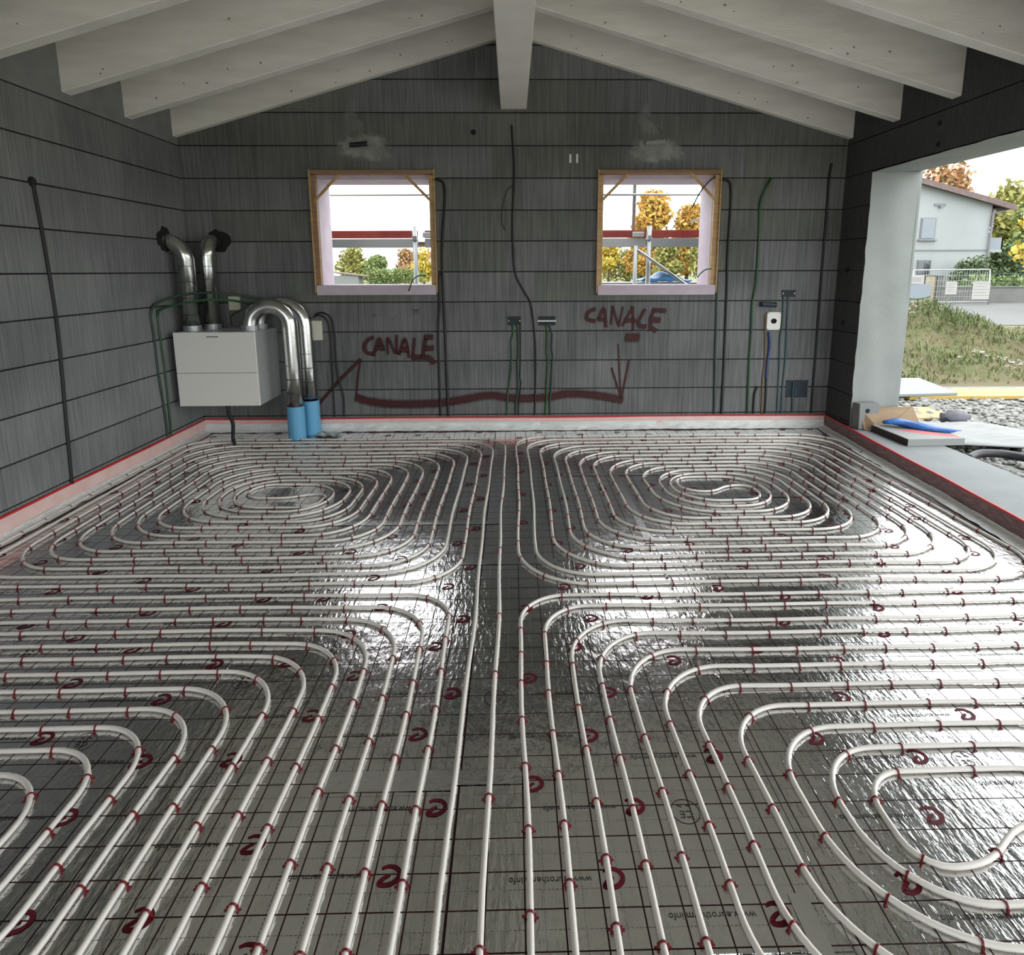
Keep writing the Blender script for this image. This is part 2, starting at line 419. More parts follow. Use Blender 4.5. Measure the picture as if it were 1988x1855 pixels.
for ci in range(len(JZ)-1):
    z0, z1 = JZ[ci], JZ[ci+1]
    if ci == 10: cuts = [-3.10,-2.16,-.55,.60,2.06,3.19]
    else:
        off = [.0,.55,.28,.8,.14,.66,.4][ci % 7]; cuts = [-3.10]; x = -3.10 + .25 + off
        while x < 3.0: cuts.append(x); x += 1.2
        cuts.append(3.19)
    for bi in range(len(cuts)-1):
        x0, x1 = cuts[bi], cuts[bi+1]
        mb = MB(); dy = rb.uniform(-.0015, .0015)
        rr = [(x0+.0007, x1-.0007, z0+.0055, z1-.0055)]
        for h in WIN: rr = rect_minus(rr, h)
        for q in rr:
            g = gable(*q)
            if g: mb.prism([(x,D+dy,z) for x,z in g][::-1], (0,.05,0))
        if mb.f:
            near_win = any(x0 < h[1]+.5 and x1 > h[0]-.3 for h in WIN) and 5 <= ci <= 11
            mb.build('block', 'block_olive' if (near_win and (ci+bi) % 2 == 0) or (ci == 10 and bi in (1,3)) else 'block', wall_back)
# ---- left wall
wall_left = struct(box(XL-.42, YF, -.3, XL-.03, D+TW, 2.745).quadbox(XL-.42, YF, 2.745, XL-.02, D+TW, 3.14).build('wall_left', 'core'))
ycuts0 = [.35,.9,.1,.65,.45,1.0,.2,.75,.55,.0]
for ci in range(10):
    z0, z1 = JZ[ci], JZ[ci+1]; y = D - ycuts0[ci] - .35; cuts = [D]
    while y > YF: cuts.append(y); y -= 1.2
    cuts.append(YF)
    for a, b in zip(cuts[1:], cuts[:-1]):
        dx = rb.uniform(-.0015,.0015)
        box(XL-.05, a+.0007, z0+.0055, XL+dx, b-.0007, z1-.0055).build('block', 'block_side', wall_left)
box(XL-.03, YF, 2.7505, XL+.001, D, 3.145).build('infill_course', 'infill', wall_left)
# ---- right wall: stub by the corner, long lintel over the opening
JY, ZO = 5.63, 2.44
wall_right = struct(box(XR+.03, JY, -.3, XR+.43, D+TW, 2.745).quadbox(XR+.03, YF, ZO+.016, XR+.43, D+TW, 3.14).quadbox(XR+.03, YF, -.3, XR+.43, -3.0, 2.6).build('wall_right', 'core'))
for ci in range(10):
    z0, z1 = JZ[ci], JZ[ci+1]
    box(XR+rb.uniform(-.001,.001), JY+.004, z0+.003, XR+.05, D, z1-.003).build('block', 'block_beam_shaded', wall_right)
    if ci < 9: box(XR, YF, z0+.003, XR+.05, -3.0, z1-.003).build('block', 'block_beam_shaded', wall_right)
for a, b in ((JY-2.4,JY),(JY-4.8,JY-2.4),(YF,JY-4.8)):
    box(XR, a+.002, ZO+.015, XR+.05, b-.002, 2.742).build('lintel_block', 'block_beam_shaded', wall_right)
box(XR+.001, YF, 2.7505, XR+.05, D, 3.145).build('infill_course', 'block_beam_shaded', wall_right)
for y, z in ((5.90,1.585),(5.89,1.088)):
    box(XR-.004, y-.022, z-.022, XR+.02, y+.022, z+.022).build('socket_hole', 'hole', wall_right)
for y, z in ((4.79,2.66),(4.78,2.51)):
    mb = MB(); mb.tube([(XR-.004,y,z),(XR+.03,y,z)], .020, 10); mb.build('anchor_hole', 'hole', wall_right)
wall_front = struct(box(XL-.42, YF-.3, 2.44, XR+.43, YF, 4.2).quadbox(XL-.42, YF-.3, -.3, -2.7, YF, 2.44).quadbox(2.8, YF-.3, -.3, XR+.43, YF, 2.44).build('wall_front', 'block_side'))  # unseen wall added so its low opening leaves the upper back wall darker
# plastered reveal and soffit of the opening
struct(MB().grid(10, 24, lambda u,v: (XR+.43*u - (.004*math.sin(v*37)*math.sin(v*11)+.003*math.sin(v*91))*(1-u)**4, JY-.012+.003*math.sin(u*9+v*7), .12+(ZO-.12)*v)).build('trim_1', 'plaster', smooth=True))
struct(MB().grid(90, 6, lambda u,v: (XR-.004*math.sin(u*160)*(1-v)+.43*v, -3.0+(JY+3.0)*u, ZO+.004-.004*math.sin(u*13+v*3)-.006*(1-v)*abs(math.sin(u*71)))).build('trim_2', 'plaster', smooth=True))
# outer render of the back jamb edge
struct(box(XR+.43, JY-.012, -.1, XR+.45, D+TW, 3.0).build('trim_3', 'plaster'))

# ---- roof: ridge beam, rafters, boarding
ceiling = struct(link('ceiling', None))
BX0, BX1, BZ = -.098, .142, 3.068
MB().bevbox(BX0, YF, BZ, BX1, D+.1, ZR+.30, .006).build('ridge_beam', 'wood_white', ceiling)
ry = [6.0, 5.29, 4.59, 3.89, 3.19, 2.49, 1.79, 1.09, .39, -.31, -1.01, -1.71, -2.41, -3.11]
for i, y0 in enumerate(ry):
    y1 = D if i == 0 else y0 + .10
    for sd in (-1, 1):
        xa = BX0 if sd < 0 else BX1; xb = XL-.35 if sd < 0 else XR+.36
        b = .006
        prof = [(xa, roof_z(xa)), (xb, roof_z(xb)), (xb, roof_z(xb)+RH), (xa, roof_z(xa)+RH)]
        mb = MB()
        # chamfered underside edges: section swept along the slope
        sec = [(y0, b), (y0+b, 0), (y1-b, 0), (y1, b), (y1, RH), (y0, RH)]
        o = 0; n = len(sec)
        for x in (xa, xb): mb.v += [(x, yy, roof_z(x)+dz) for yy, dz in sec]
        for k in range(n):
            k2 = (k+1) % n; q = (k, k2, n+k2, n+k); mb.f.append(q if sd > 0 else q[::-1])
        mb.f.append(tuple(range(n)) if sd < 0 else tuple(range(n-1,-1,-1))); mb.f.append(tuple(range(n,2*n)) if sd > 0 else tuple(range(2*n-1,n-1,-1)))
        rf = mb.build('rafter', 'wood_white', ceiling)
        if i in (0,1,2,3,4):
            kn = MB()
            for q in range(7):
                u = R.uniform(.08,.92); x = xa+(xb-xa)*u
                if abs(x) > 3.1: continue
                z = roof_z(x)+R.uniform(.03,.15); rr = R.uniform(.006,.012)
                o = len(kn.v); rr *= .8; kn.v += [(x+rr*1.2*math.cos(a*PI/4), y0-.0012, z+rr*math.sin(a*PI/4)) for a in range(8)]; kn.f.append(tuple(o+a for a in range(8)))
            if kn.f: kn.build('knots', 'knot', rf)
for sd in (-1, 1):
    xe = XL-.35 if sd < 0 else XR+.36; nb = 24; x0 = RX
    for k in range(nb):
        a = RX + (xe-RX)*k/nb; b = RX + (xe-RX)*(k+1)/nb; g = .003*sd
        za, zb = roof_z(a)+RH, roof_z(b)+RH
        MB().prism([(a+g,YF,za),(b-g,YF,zb),(b-g,YF,zb+.03),(a+g,YF,za+.03)][::(-1 if sd < 0 else 1)], (0,D+.3-YF,0)).build('board', 'board_white', ceiling)
struct(MB().prism([(XL-.35,YF,roof_z(XL-.35)+RH+.035),(RX,YF,ZR+RH+.035),(XR+.36,YF,roof_z(XR+.36)+RH+.035),(XR+.36,YF,roof_z(XR+.36)+RH+.15),(RX,YF,ZR+RH+.15),(XL-.35,YF,roof_z(XL-.35)+RH+.15)], (0,D+.5-YF,0)).build('roof_deck', 'roof_tile', ceiling))

# ---- floor: screed under foil-faced insulation panels with printed grid
floor = struct(box(XL-.02, YF, -.3, XR+.02, D+.02, -.032).build('floor', 'screed'))
def stroke(mb, pts, wdt, z, taper=False):
    """flat ribbon in the floor plane"""
    P = [Vector((p[0],p[1])) for p in pts]; o = len(mb.v); n = len(P)
    for i in range(n):
        t = (P[min(i+1,n-1)]-P[max(i-1,0)]).normalized(); nn = Vector((-t.y,t.x)); h = wdt/2
        if taper: h *= (1 - .45*abs(2*i/(n-1)-1)**3)
        a, b = P[i]+nn*h, P[i]-nn*h; mb.v += [(a.x,a.y,z),(b.x,b.y,z)]
    for i in range(n-1): mb.f.append((o+2*i, o+2*i+1, o+2*i+3, o+2*i+2))
E_PTS = smooth_path([(-.80,.72,0),(-.25,.95,0),(.45,.85,0),(.88,.40,0),(.90,-.15,0),(.55,-.62,0),(-.05,-.88,0),(-.75,-.80,0),(-.62,-.42,0),(-.18,-.05,0),(.12,.10,0)], 4)
def text_mesh(body, size):
    cu = bpy.data.curves.new('t', 'FONT'); cu.body = body; cu.size = size; cu.resolution_u = 2
    ob = bpy.data.objects.new('t', cu); COL.objects.link(ob)
    dg = bpy.context.evaluated_depsgraph_get(); me = bpy.data.meshes.new_from_object(ob.evaluated_get(dg))
    vs = [tuple(v.co) for v in me.vertices]; fs = [tuple(p.vertices) for p in me.polygons]
    bpy.data.objects.remove(ob); bpy.data.curves.remove(cu); bpy.data.meshes.remove(me)
    return vs, fs
TXT = text_mesh('www.eurotherm.info', .026)
TWID = max(v[0] for v in TXT[0])
CEC = text_mesh('CE', .034)
cols = [(-3.10,-2.165),(-2.165,-1.17),(-1.17,-.175),(-.175,.80),(.80,1.78),(1.78,2.76),(2.76,3.19)]
splits = [[YF,.7,2.7,4.7,D],[YF,1.2,3.2,5.2,D],[YF,-.3,1.70,3.72,5.72,D],[YF,1.18,3.18,5.18,D],[YF,.16,2.16,4.15,D],[YF,.65,2.65,4.65,D],[YF,1.2,3.2,5.2,D]]
LAT = [(.23,.27),(.43,.47),(.53,.18),(.83,.37),(.93,.07)]
for ci, (xa, xb) in enumerate(cols):
    sh = [0,.2,0,-.12,.05,.3,.1][ci]
    for ya, yb in zip(splits[ci][:-1], splits[ci][1:]):
        dz = R.uniform(-.0008,.0008)
        mb = MB()
        nx, ny = 4, max(2, int((yb-ya)/.25))
        mb.grid(nx, ny, lambda u,v: (xa+.0015+(xb-xa-.003)*u, ya+.0015+(yb-ya-.003)*v, dz + (.0 if 0 < u < 1 else -.0012)))
        o = len(mb.v); mb.quadbox(xa+.0015,ya+.0015,-.032,xb-.0015,yb-.0015,-.003)
        pn = mb.build('insulation_panel', 'foil', floor, True)
        lg = MB(); tx = MB()
        for lx, ly in LAT:
            x0 = (xa if ci else -3.165) + lx
            k = math.floor((ya-ly-sh)/.51)
            while True:
                y0 = ly + sh + .51*k; k += 1
                if y0 > yb-.05: break
                if y0 < max(ya+.05, .8) or x0 > xb-.05 or x0 < xa+.05: continue
                stroke(lg, [(x0+p.x*.029, y0+p.y*.028) for p in E_PTS], .0135, dz+.0008, True)
                if y0 < 3.0:
                    o = len(tx.v); xs = x0-.055
                    if xs - TWID > xa+.004:
                        tx.v += [(xs-v[0], y0-v[1]+.008, dz+.0008) for v in TXT[0]]; tx.f += [tuple(o+i for i in f) for f in TXT[1]]
        if ya < 3 and yb > 1:
            for cx_, cy_ in ((xa+.68, sh+1.69),(xa+.68, sh+2.71),(xa+.1, sh+2.2)):
                if ya+.06 < cy_ < yb-.06 and cx_ < xb-.06:
                    stroke(tx, [(cx_+.042*math.cos(a*PI/16), cy_+.042*math.sin(a*PI/16)) for a in range(33)], .0022, dz+.0009)
                    o = len(tx.v); tx.v += [(cx_+.022-v[0], cy_-v[1]+.002, dz+.0009) for v in CEC[0]]; tx.f += [tuple(o+i for i in f) for f in CEC[1]]
                    for q in (-.014,.012): stroke(tx, [(cx_+q-.007,cy_+.022),(cx_+q+.007,cy_+.016)], .004, dz+.0009)
        if lg.f: lg.build('printed_logos', 'ink_logo', pn)
        if tx.f: tx.build('printed_text', 'ink_text', pn)
for x0,y0,x1,y1 in ((-1.17,3.70,-.09,3.75),(-.30,3.15,.24,3.21),(.45,4.62,1.45,4.67),(1.6,4.12,2.3,4.16),(-.60,1.66,-.20,1.74),(-.19,1.68,.02,1.74),(.70,1.0,.75,1.32),(.78,3.4,.83,4.8),(-1.9,4.70,-1.2,4.74)):
    MB().grid(8,2,lambda u,v:(x0+(x1-x0)*u, y0+(y1-y0)*v, .0022+.0006*math.sin(u*20+v*3))).build('tape', 'tape', floor, True)

for k in range(10):
    for xs_, y_ in ((-1.17, 2.62+.088*k), (.80, 2.06+.115*k)):
        hh = R.uniform(.003,.008); ww = R.uniform(.008,.016); ll = R.uniform(.02,.04)
        MB().grid(4,3,lambda u,v:(xs_-ww*.4+ww*u, y_+ll*v, .0015+hh*math.sin(PI*u)*(.5+.5*math.sin(v*5)))).build('seam_glint', 'tape', floor, True)  # small metal flakes added for the bright glints along the panel seams
# ---- perimeter strips
ZS = .14
def strip(name, a, b, nrm, foam, film=.092, reach=.085):
    """edge insulation strip from a to b, inner side towards nrm"""
    a, b, n = Vector(a), Vector(b), Vector(nrm); d = b-a; L = d.length; t = d/L; th = .012
    root = struct(link(name, None)); N = max(8, int(L/.08)); rs = random.Random(len(name))
    ph = [rs.uniform(0,6) for _ in range(6)]
    wob = lambda s: .002*math.sin(s*4.1+ph[0])+.0015*math.sin(s*9.7+ph[1])
    def pt(s, off, z): 
        p = a+t*s+n*(off+wob(s)); return (p.x,p.y,z+.003*math.sin(s*2.3+ph[2]))
    mb = MB(); mb.grid(N,1,lambda u,v: pt(L*u, th, ZS*.0+ (ZS-.016)*v)); mb.grid(N,1,lambda u,v: pt(L*u, th*(1-v), ZS-.016)); mb.build('foam', foam, root, True)
    mb = MB(); mb.grid(N,1,lambda u,v: pt(L*u, th+.001, ZS-.016+.014*v)); mb.grid(N,1,lambda u,v: pt(L*u, (th+.001)*(1-v), ZS-.002)); mb.build('red_edge', 'strip_red', root, False)
    if film:
        def fp(u, v):
            s = L*u; fold = .010*math.sin(s*13+ph[3])*math.sin(s*3.1+ph[4])+.006*math.sin(s*37+ph[5]+v*4)
            w_ = v*v
            return pt(s, th+.004+reach*w_+fold*(.3+v)*(1 if v < .95 else .4), film*(1-v)**1.3+.004+abs(fold)*.4*v)
        mb = MB(); mb.grid(N*3,6,fp); mb.build('skirt_film', 'film', root, True)
    return root
strip('trim_4', (XL,D,0), (XR,D,0), (0,-1,0), 'strip_foam', .080, .045)
strip('trim_5', (XL,YF,0), (XL,D-.013,0), (1,0,0), 'strip_foam', .030)
xs = lambda y: 3.185 + .0687*(y-D)
strip('trim_6', (xs(YF),YF,0), (xs(D-.02),D-.02,0), (-.9976,.0685,0), 'strip_foam_shaded', .028)
# concrete threshold of the opening
struct(MB().prism([(xs(-3.0)+.001,-3.0,-.3),(XR+.44,-3.0,-.3),(XR+.44,JY,-.3),(xs(JY)+.001,JY,-.3)], (0,0,.425)).build('floor_threshold', 'concrete'))

# ================================================================== UNDERFLOOR HEATING PIPES
PR = .0085
def fillet(pts, rmax):
    P = [Vector((p[0],p[1])) for p in pts]; out = [P[0]]; arc = [False]
    for i in range(1, len(P)-1):
        a, b, c = P[i-1], P[i], P[i+1]; u = (a-b); v = (c-b); lu, lv = u.length, v.length; u /= lu; v /= lv
        ang = math.acos(max(-1,min(1,u.dot(v))))
        if PI-ang < .05: out.append(b); arc.append(False); continue
        rr = (rmax(b) if callable(rmax) else rmax)*R.uniform(.85,1.12); tl = min(rr/math.tan(ang/2), .48*lu, .48*lv); rr = tl*math.tan(ang/2)
        cen = b + (u+v).normalized()*(rr/math.sin(ang/2)); p0 = b+u*tl; p1 = b+v*tl
        a0 = math.atan2(p0.y-cen.y,p0.x-cen.x); a1 = math.atan2(p1.y-cen.y,p1.x-cen.x); da = (a1-a0+PI) % (2*PI) - PI
        n = max(5, int(abs(da)*rr/.03))
        for k in range(n+1): out.append(cen+Vector((math.cos(a0+da*k/n),math.sin(a0+da*k/n)))*rr); arc.append(True)
    out.append(P[-1]); arc.append(False)
    Q = [out[0]]; A = [False]
    for i in range(1, len(out)):
        d = out[i]-Q[-1]; L = d.length
        if L < 1e-4: continue
        n = max(1, int(L/.14)); st = Q[-1].copy()
        for k in range(1, n+1): Q.append(st+d*k/n); A.append(arc[i] and arc[i-1])
    return Q, A
def wob(p, sd):
    return Vector((.006*math.sin(p.y*2.7+sd+p.x*.9)+.003*math.sin(p.y*7.1+sd*2), .006*math.sin(p.x*2.3+sd*1.7)+.003*math.sin(p.x*6.3+sd)))
def clip_mesh():
    mb = MB(); n = 9; ri, ro, h = .0090, .0117, .0026
    for k in range(n):
        a = -.35 + (PI+.7)*k/(n-1); c, s = math.cos(a), math.sin(a)
        for rr, yy in ((ri,-h),(ro,-h),(ro,h),(ri,h)): mb.v.append((rr*c, yy, rr*s))
    for k in range(n-1):
        for q in range(4): q2 = (q+1)%4; mb.f.append((4*k+q, 4*k+4+q, 4*k+4+q2, 4*k+q2))
    mb.f.append((0,1,2,3)); e = 4*(n-1); mb.f.append((e+3,e+2,e+1,e))
    for sx in (-1,1):
        mb.quadbox(sx*.0125-.0022,-.0026,-.0115,sx*.0125+.0022,.0026,.002)
        mb.quadbox(min(sx*.0125,sx*.021),-.0022,-.0105,max(sx*.0125,sx*.021),.0022,-.0075)
    return mb.mesh('clip', 'clip_red')
CLIP = clip_mesh()
def circuit(label, pts, rmax, seed, group='white underfloor heating pipe loops'):
    root = thing('heating_pipe', label, 'heating pipe', group)
    Q, A = fillet(pts, rmax)
    Q = [q + wob(q, seed) for q in Q]
    mb = MB(); mb.tube([(q.x,q.y,PR+.002) for q in Q], PR, 10, uv=True); mb.build('pipe', 'pipe', root, True)
    # clips
    rs = random.Random(seed); nxt = rs.uniform(.05,.3); s = 0; cnt = 0
    for i in range(1, len(Q)):
        d = Q[i]-Q[i-1]; L = d.length
        while s + L > nxt:
            p = Q[i-1]+d*((nxt-s)/L)
            vis = p.y > 1.02 and abs(p.x) < .95*p.y+.25 or p.y > 3.6
            if vis and cnt < 298:
                o = link('clip', CLIP, root); o.location = (p.x,p.y,PR+.002)
                o.rotation_euler = (0, 0, math.atan2(d.y,d.x)-PI/2 + rs.uniform(-.12,.12)); cnt += 1
            nxt += rs.uniform(.17,.25) if A[i] else rs.uniform(.42,.80)
        s += L
    return root
def strands(U, Tp, Wd, B, kmax, front_x_is_U):
    """two counterflow strands of a spiral; U near side x, Wd far side x; the shift by two pitches happens on side U (or Wd)"""
    A_, B_ = [], []
    for st, out in ((1,A_),(2,B_)):
        k = st
        first, second = (U, Wd) if front_x_is_U else (Wd, U)
        out.append((first[k-1], YF+.15))
        while k <= kmax:
            out.append((first[k-1], Tp[k-1])); out.append((second[k-1], Tp[k-1]))
            if k-1 < len(B): out.append((second[k-1], B[k-1]))
            if k+2 <= kmax: out.append((first[k+1], B[k-1]))
            k += 2
    return A_, B_
# back left
U = [-.08,-.19,-.29,-.40,-.50,-.61,-.72,-.83,-.94,-1.03,-1.11,-1.19,-1.29]
Wd = [-3.04,-2.94,-2.85,-2.74,-2.64,-2.53,-2.44,-2.34,-2.25,-2.16,-2.08,-1.99,-1.92]
Tp = [5.72,5.62,5.50,5.37,5.25,5.15,5.03,4.93,4.83,4.71,4.62,4.55,4.46]
B = [2.95,3.05,3.14,3.25,3.35,3.46,3.55,3.67,3.76,3.84,3.93,4.00]
a, b = strands(U,Tp,Wd,B,13,True)
link_ = [(-1.92,4.18),(-1.60,4.18),(-1.47,4.25),(-1.34,4.25),(-1.34,4.00)]
circuit('white plastic heating pipe coiled in an oval below the left window by the ducts', a + link_ + b[::-1], .33, 1.0)
# back right
U = [.03,.13,.24,.35,.44,.54,.65,.76,.88,1.0,1.10,1.17,1.23]
Wd = [3.06,2.96,2.85,2.74,2.64,2.54,2.44,2.33,2.22,2.12,2.03,1.94,1.84]
Tp = [5.76,5.65,5.53,5.43,5.33,5.22,5.11,5.0,4.9,4.8,4.71,4.62,4.54]
B = [2.92,3.02,3.11,3.21,3.32,3.42,3.54,3.65,3.74,3.84,3.94,4.04]
a, b = strands(U,Tp,Wd,B,13,False)
link_ = [(1.23,4.26),(1.44,4.21),(1.58,4.34),(1.76,4.34),(1.76,4.05)]
circuit('white plastic heating pipe coiled in an oval below the right window', a + link_ + b[::-1], .35, 2.3)
# front left
U = [-.30-.104*k for k in range(13)]
Wd = [-2.98+.1*k for k in range(13)]
Tp = [2.83,2.72,2.62,2.53,2.43,2.34,2.24,2.14,2.03,1.94,1.84,1.74,1.64]
B = [.12+.105*k for k in range(12)]
a, b = strands(U,Tp,Wd,B,13,False)
circuit('white plastic heating pipe looping through the near left corner of the floor', a + [(U[12],1.45),(-1.9,1.45),(-1.9,B[11])] + b[::-1], .25, 3.1)
# front right
U = [.03+.105*k for k in range(11)]
Wd = [2.85-.1*k for k in range(11)]
Tp = [2.80,2.70,2.57,2.47,2.35,2.24,2.12,2.01,1.90,1.80,1.70]
B = [.36+.102*k for k in range(11)]
a, b = strands(U,Tp,Wd,B,11,False)
circuit('white plastic heating pipe whose inner loop lies at the lower right of the floor', a + [(1.27,B[10]),(1.45,1.50),(1.80,1.52),(1.84,B[9])] + b[::-1], lambda p: .38 if p.y < 1.45 and p.x < 1.2 else .26, 4.7)

# ================================================================== WINDOWS
def window(i, x0, x1, z0, z1):
    root = struct(link('window_%d' % i, None)); yb = D+TW+.01; f = .022
    box(x0, D+.045, z0, x0+.05, yb, z1).build('foam_reveal', 'foam_lilac', root)
    box(x1-.05, D+.045, z0, x1, yb, z1).build('foam_reveal', 'foam_lilac', root)
    box(x0+.05, D+.045, z1-.075, x1-.05, yb, z1).build('foam_reveal', 'foam_lilac', root)
    MB().bevbox(x0+.005, D-.035, z0, x1-.005, yb, z0+.095, .004).build('foam_sill', 'foam_lilac', root)
    # timber lining: two side boards and the head
    MB().bevbox(x0-.002, D-.012, z0+.10, x0+.048, D+.045, z1-.04, .003).build('side_board', 'pine_dark' if i == 1 else 'pine', root)
    MB().bevbox(x1-.048, D-.012, z0+.06, x1+.002, D+.045, z1-.04, .003).build('side_board', 'pine', root)
    MB().bevbox(x0-.006, D-.030, z1-.035, x1+.006, D+.045, z1+.004, .003).build('head_board', 'pine_dark', root)
    for sx, xx in ((-1, x0-.010), (1, x1-.002)):
        MB().bevbox(xx, D-.034, z0+.02, xx+.012, D-.002, z1+.01, .002).build('edge_batten', 'pine', root)
    for sx, xc in ((1, x0), (-1, x1)):
        L = .30; m = T((xc+sx*.155, D-.012, z1-.155), ry=-sx*PI/4)
        MB().bevbox(-L*.62,-.008,-.013,L*.62,.008,.013,.002,m).build('brace', 'pine', root)
    return root
window(1, *WIN[0]); window(2, *WIN[1])

# ================================================================== SPRAYED MARKINGS
def spray(name, label, strokes, soft=1.0):
    mb = MB(); ed = []
    for wd, pts in strokes:
        P = smooth_path([(x,z,0) for x,z in pts], 6) if len(pts) > 2 else [Vector((pts[0][0]+(pts[1][0]-pts[0][0])*k/6, pts[0][1]+(pts[1][1]-pts[0][1])*k/6, 0)) for k in range(7)]
        n = len(P); off = (-.75,-.4,0,.4,.75); o = len(mb.v)
        t0 = (P[0]-P[1]).normalized()*wd*.3; t1 = (P[-1]-P[-2]).normalized()*wd*.3
        P = [P[0]+t0] + P + [P[-1]+t1]; n += 2
        for i in range(n):
            t = (P[min(i+1,n-1)]-P[max(i-1,0)]).normalized(); nn = Vector((-t.y,t.x,0))
            for q in off:
                p = P[i]+nn*q*wd; mb.v.append((p.x, D-.0032-.0002*len(ed)/5000, p.y)); ed.append(1.0 if i in (0,n-1) else abs(q)/.75)
        for i in range(n-1):
            for q in range(4): a = o+i*5+q; mb.f.append((a, a+1, a+6, a+5))
    mb.att['edge'] = ed
    return tag(mb.build(name, 'spray'), label, 'graffiti')
LC = [(0.036, [(-1.373, 0.948), (-1.423, 0.925), (-1.459, 0.884), (-1.466, 0.837), (-1.447, 0.8), (-1.406, 0.784), (-1.374, 0.786)]), (0.034, [(-1.377, 0.767), (-1.353, 0.846), (-1.314, 0.934), (-1.281, 0.818)]), (0.045, [(-1.353, 0.841), (-1.279, 0.843)]), (0.026, [(-1.238, 0.78), (-1.234, 0.943), (-1.167, 0.789)]), (0.028, [(-1.151, 0.784), (-1.144, 0.965)]), (0.03, [(-1.126, 0.775), (-1.065, 0.932), (-1.03, 0.746)]), (0.05, [(-1.108, 0.826), (-1.041, 0.826)]), (0.03, [(-0.97, 0.937), (-0.994, 0.732)]), (0.05, [(-0.995, 0.746), (-0.917, 0.746)]), (0.036, [(-0.853, 0.954), (-0.879, 0.848), (-0.892, 0.736)]), (0.052, [(-0.862, 0.948), (-0.793, 0.947)]), (0.05, [(-0.875, 0.834), (-0.789, 0.838)]), (0.05, [(-0.891, 0.746), (-0.822, 0.736), (-0.792, 0.684)])]
RC = [(0.036, [(0.813, 1.217), (0.75, 1.188), (0.729, 1.145), (0.742, 1.111), (0.815, 1.096)]), (0.03, [(0.844, 1.105), (0.895, 1.221), (0.917, 1.115), (0.924, 1.037)]), (0.036, [(0.849, 1.11), (0.912, 1.11)]), (0.022, [(0.972, 1.066), (0.985, 1.24)]), (.022, [(.985,1.24), (1.05, 1.041)]), (.022, [(1.05,1.041), (1.085, 1.235)]), (0.026, [(1.084, 1.05), (1.182, 1.234)]), (.026, [(1.182, 1.234), (1.19, 1.113), (1.193, 1.001)]), (0.036, [(1.113, 1.099), (1.215, 1.103)]), (0.03, [(1.305, 1.21), (1.24, 1.089)]), (0.042, [(1.24, 1.084), (1.256, 1.047), (1.32, 1.039)]), (0.032, [(1.393, 1.204), (1.362, 1.107), (1.364, 1.029)]), (0.042, [(1.388, 1.202), (1.51, 1.194)]), (0.05, [(1.371, 1.107), (1.455, 1.102)]), (0.045, [(1.364, 1.029), (1.419, 0.995)])]
ARROW = [(0.016, [(1.048, 0.869), (1.065, 0.599), (1.093, 0.309)]), (0.02, [(0.987, 0.626), (1.031, 0.494), (1.093, 0.309)]), (0.02, [(1.161, 0.703), (1.125, 0.494), (1.093, 0.309)])]
LINE = [(0.03, [(-1.51, 0.73), (-1.725, 0.523), (-1.943, 0.289)]), (0.02, [(-1.511, 0.719), (-1.552, 0.512), (-1.57, 0.344)]), (0.072, [(-1.57, 0.344), (-1.429, 0.301), (-1.172, 0.272), (-0.758, 0.28), (-0.499, 0.315), (-0.239, 0.356), (0.02, 0.322), (0.331, 0.33), (0.539, 0.366), (0.8, 0.353), (1.098, 0.298)])]
spray('sprayed_word', 'dark red sprayed word CANALE below the left window', LC)
spray('sprayed_word', 'dark red sprayed word CANALE below the right window', RC)
spray('sprayed_dash', 'short dark red sprayed dash under the right word', [(.075, [(1.127,.933),(1.249,.932)])])
spray('sprayed_arrow', 'dark red sprayed arrow pointing down under the right window', ARROW)
spray('sprayed_line', 'long dark red sprayed line running low along the back wall', LINE)

# ================================================================== CONDUITS AND CABLES
def conduit(label, pts, r, m, name='conduit', cat='conduit', group=None, corr=True):  # some black tubes stand in for the shade inside open wall chases
    P = smooth_path(pts, 7); mb = MB()
    if corr and r > .008:
        # corrugated sleeve: rings every centimetre
        Q = []; L = 0; rad = []
        tot = sum((P[i+1]-P[i]).length for i in range(len(P)-1)); n = int(tot/.011)
        j = 0; acc = 0
        for k in range(n+1):
            s = tot*k/n
            while j < len(P)-2 and acc+(P[j+1]-P[j]).length < s: acc += (P[j+1]-P[j]).length; j += 1
            d = P[j+1]-P[j]; Q.append(P[j]+d*min(1,(s-acc)/max(d.length,1e-6))); rad.append(r if k % 2 else r*.86)
        mb.tube(Q, rad, 7)
    else: mb.tube(P, r, 7)
    return tag(mb.build(name, m, smooth=True), label, cat, group)
def onb(pts, d=.004): return [(x, D-d+.002*math.sin(z*9+x), z) for x, z in pts]
conduit('black conduit down the wall from the right edge of the left window', onb([(-.746,2.44),(-.688,2.435),(-.641,2.388),(-.641,2.199),(-.678,1.719),(-.668,.971),(-.657,.15)]), .014, 'cable_black')
conduit('dark conduit from the lower right corner of the left window to the floor', onb([(-.70,1.572),(-.715,1.498),(-.715,1.274),(-.734,.971),(-.735,.15)]), .013, 'cable_black')
conduit('black conduit snaking down the middle of the back wall under the ridge beam', onb([(.002,2.928),(.015,2.713),(.023,2.481),(.006,2.103),(.009,1.814),(.027,1.569),(.102,1.41),(.177,1.27),(.212,1.017),(.227,.709),(.217,.15)]), .011, 'cable_black')
conduit('thin wire looping beside the central conduit', [(x,D-.012,z) for x,z in [(.017,2.378),(-.017,2.369),(-.047,2.331),(-.087,2.199),(-.098,2.056),(-.064,1.974)]], .004, 'cable_black', 'wire', 'wire')
conduit('green conduit hanging from the left one of the two middle sockets', onb([(.002,1.08),(.001,.959),(-.017,.91),(-.013,.727),(-.033,.511),(-.058,.355),(-.063,.15)]), .011, 'cable_green')
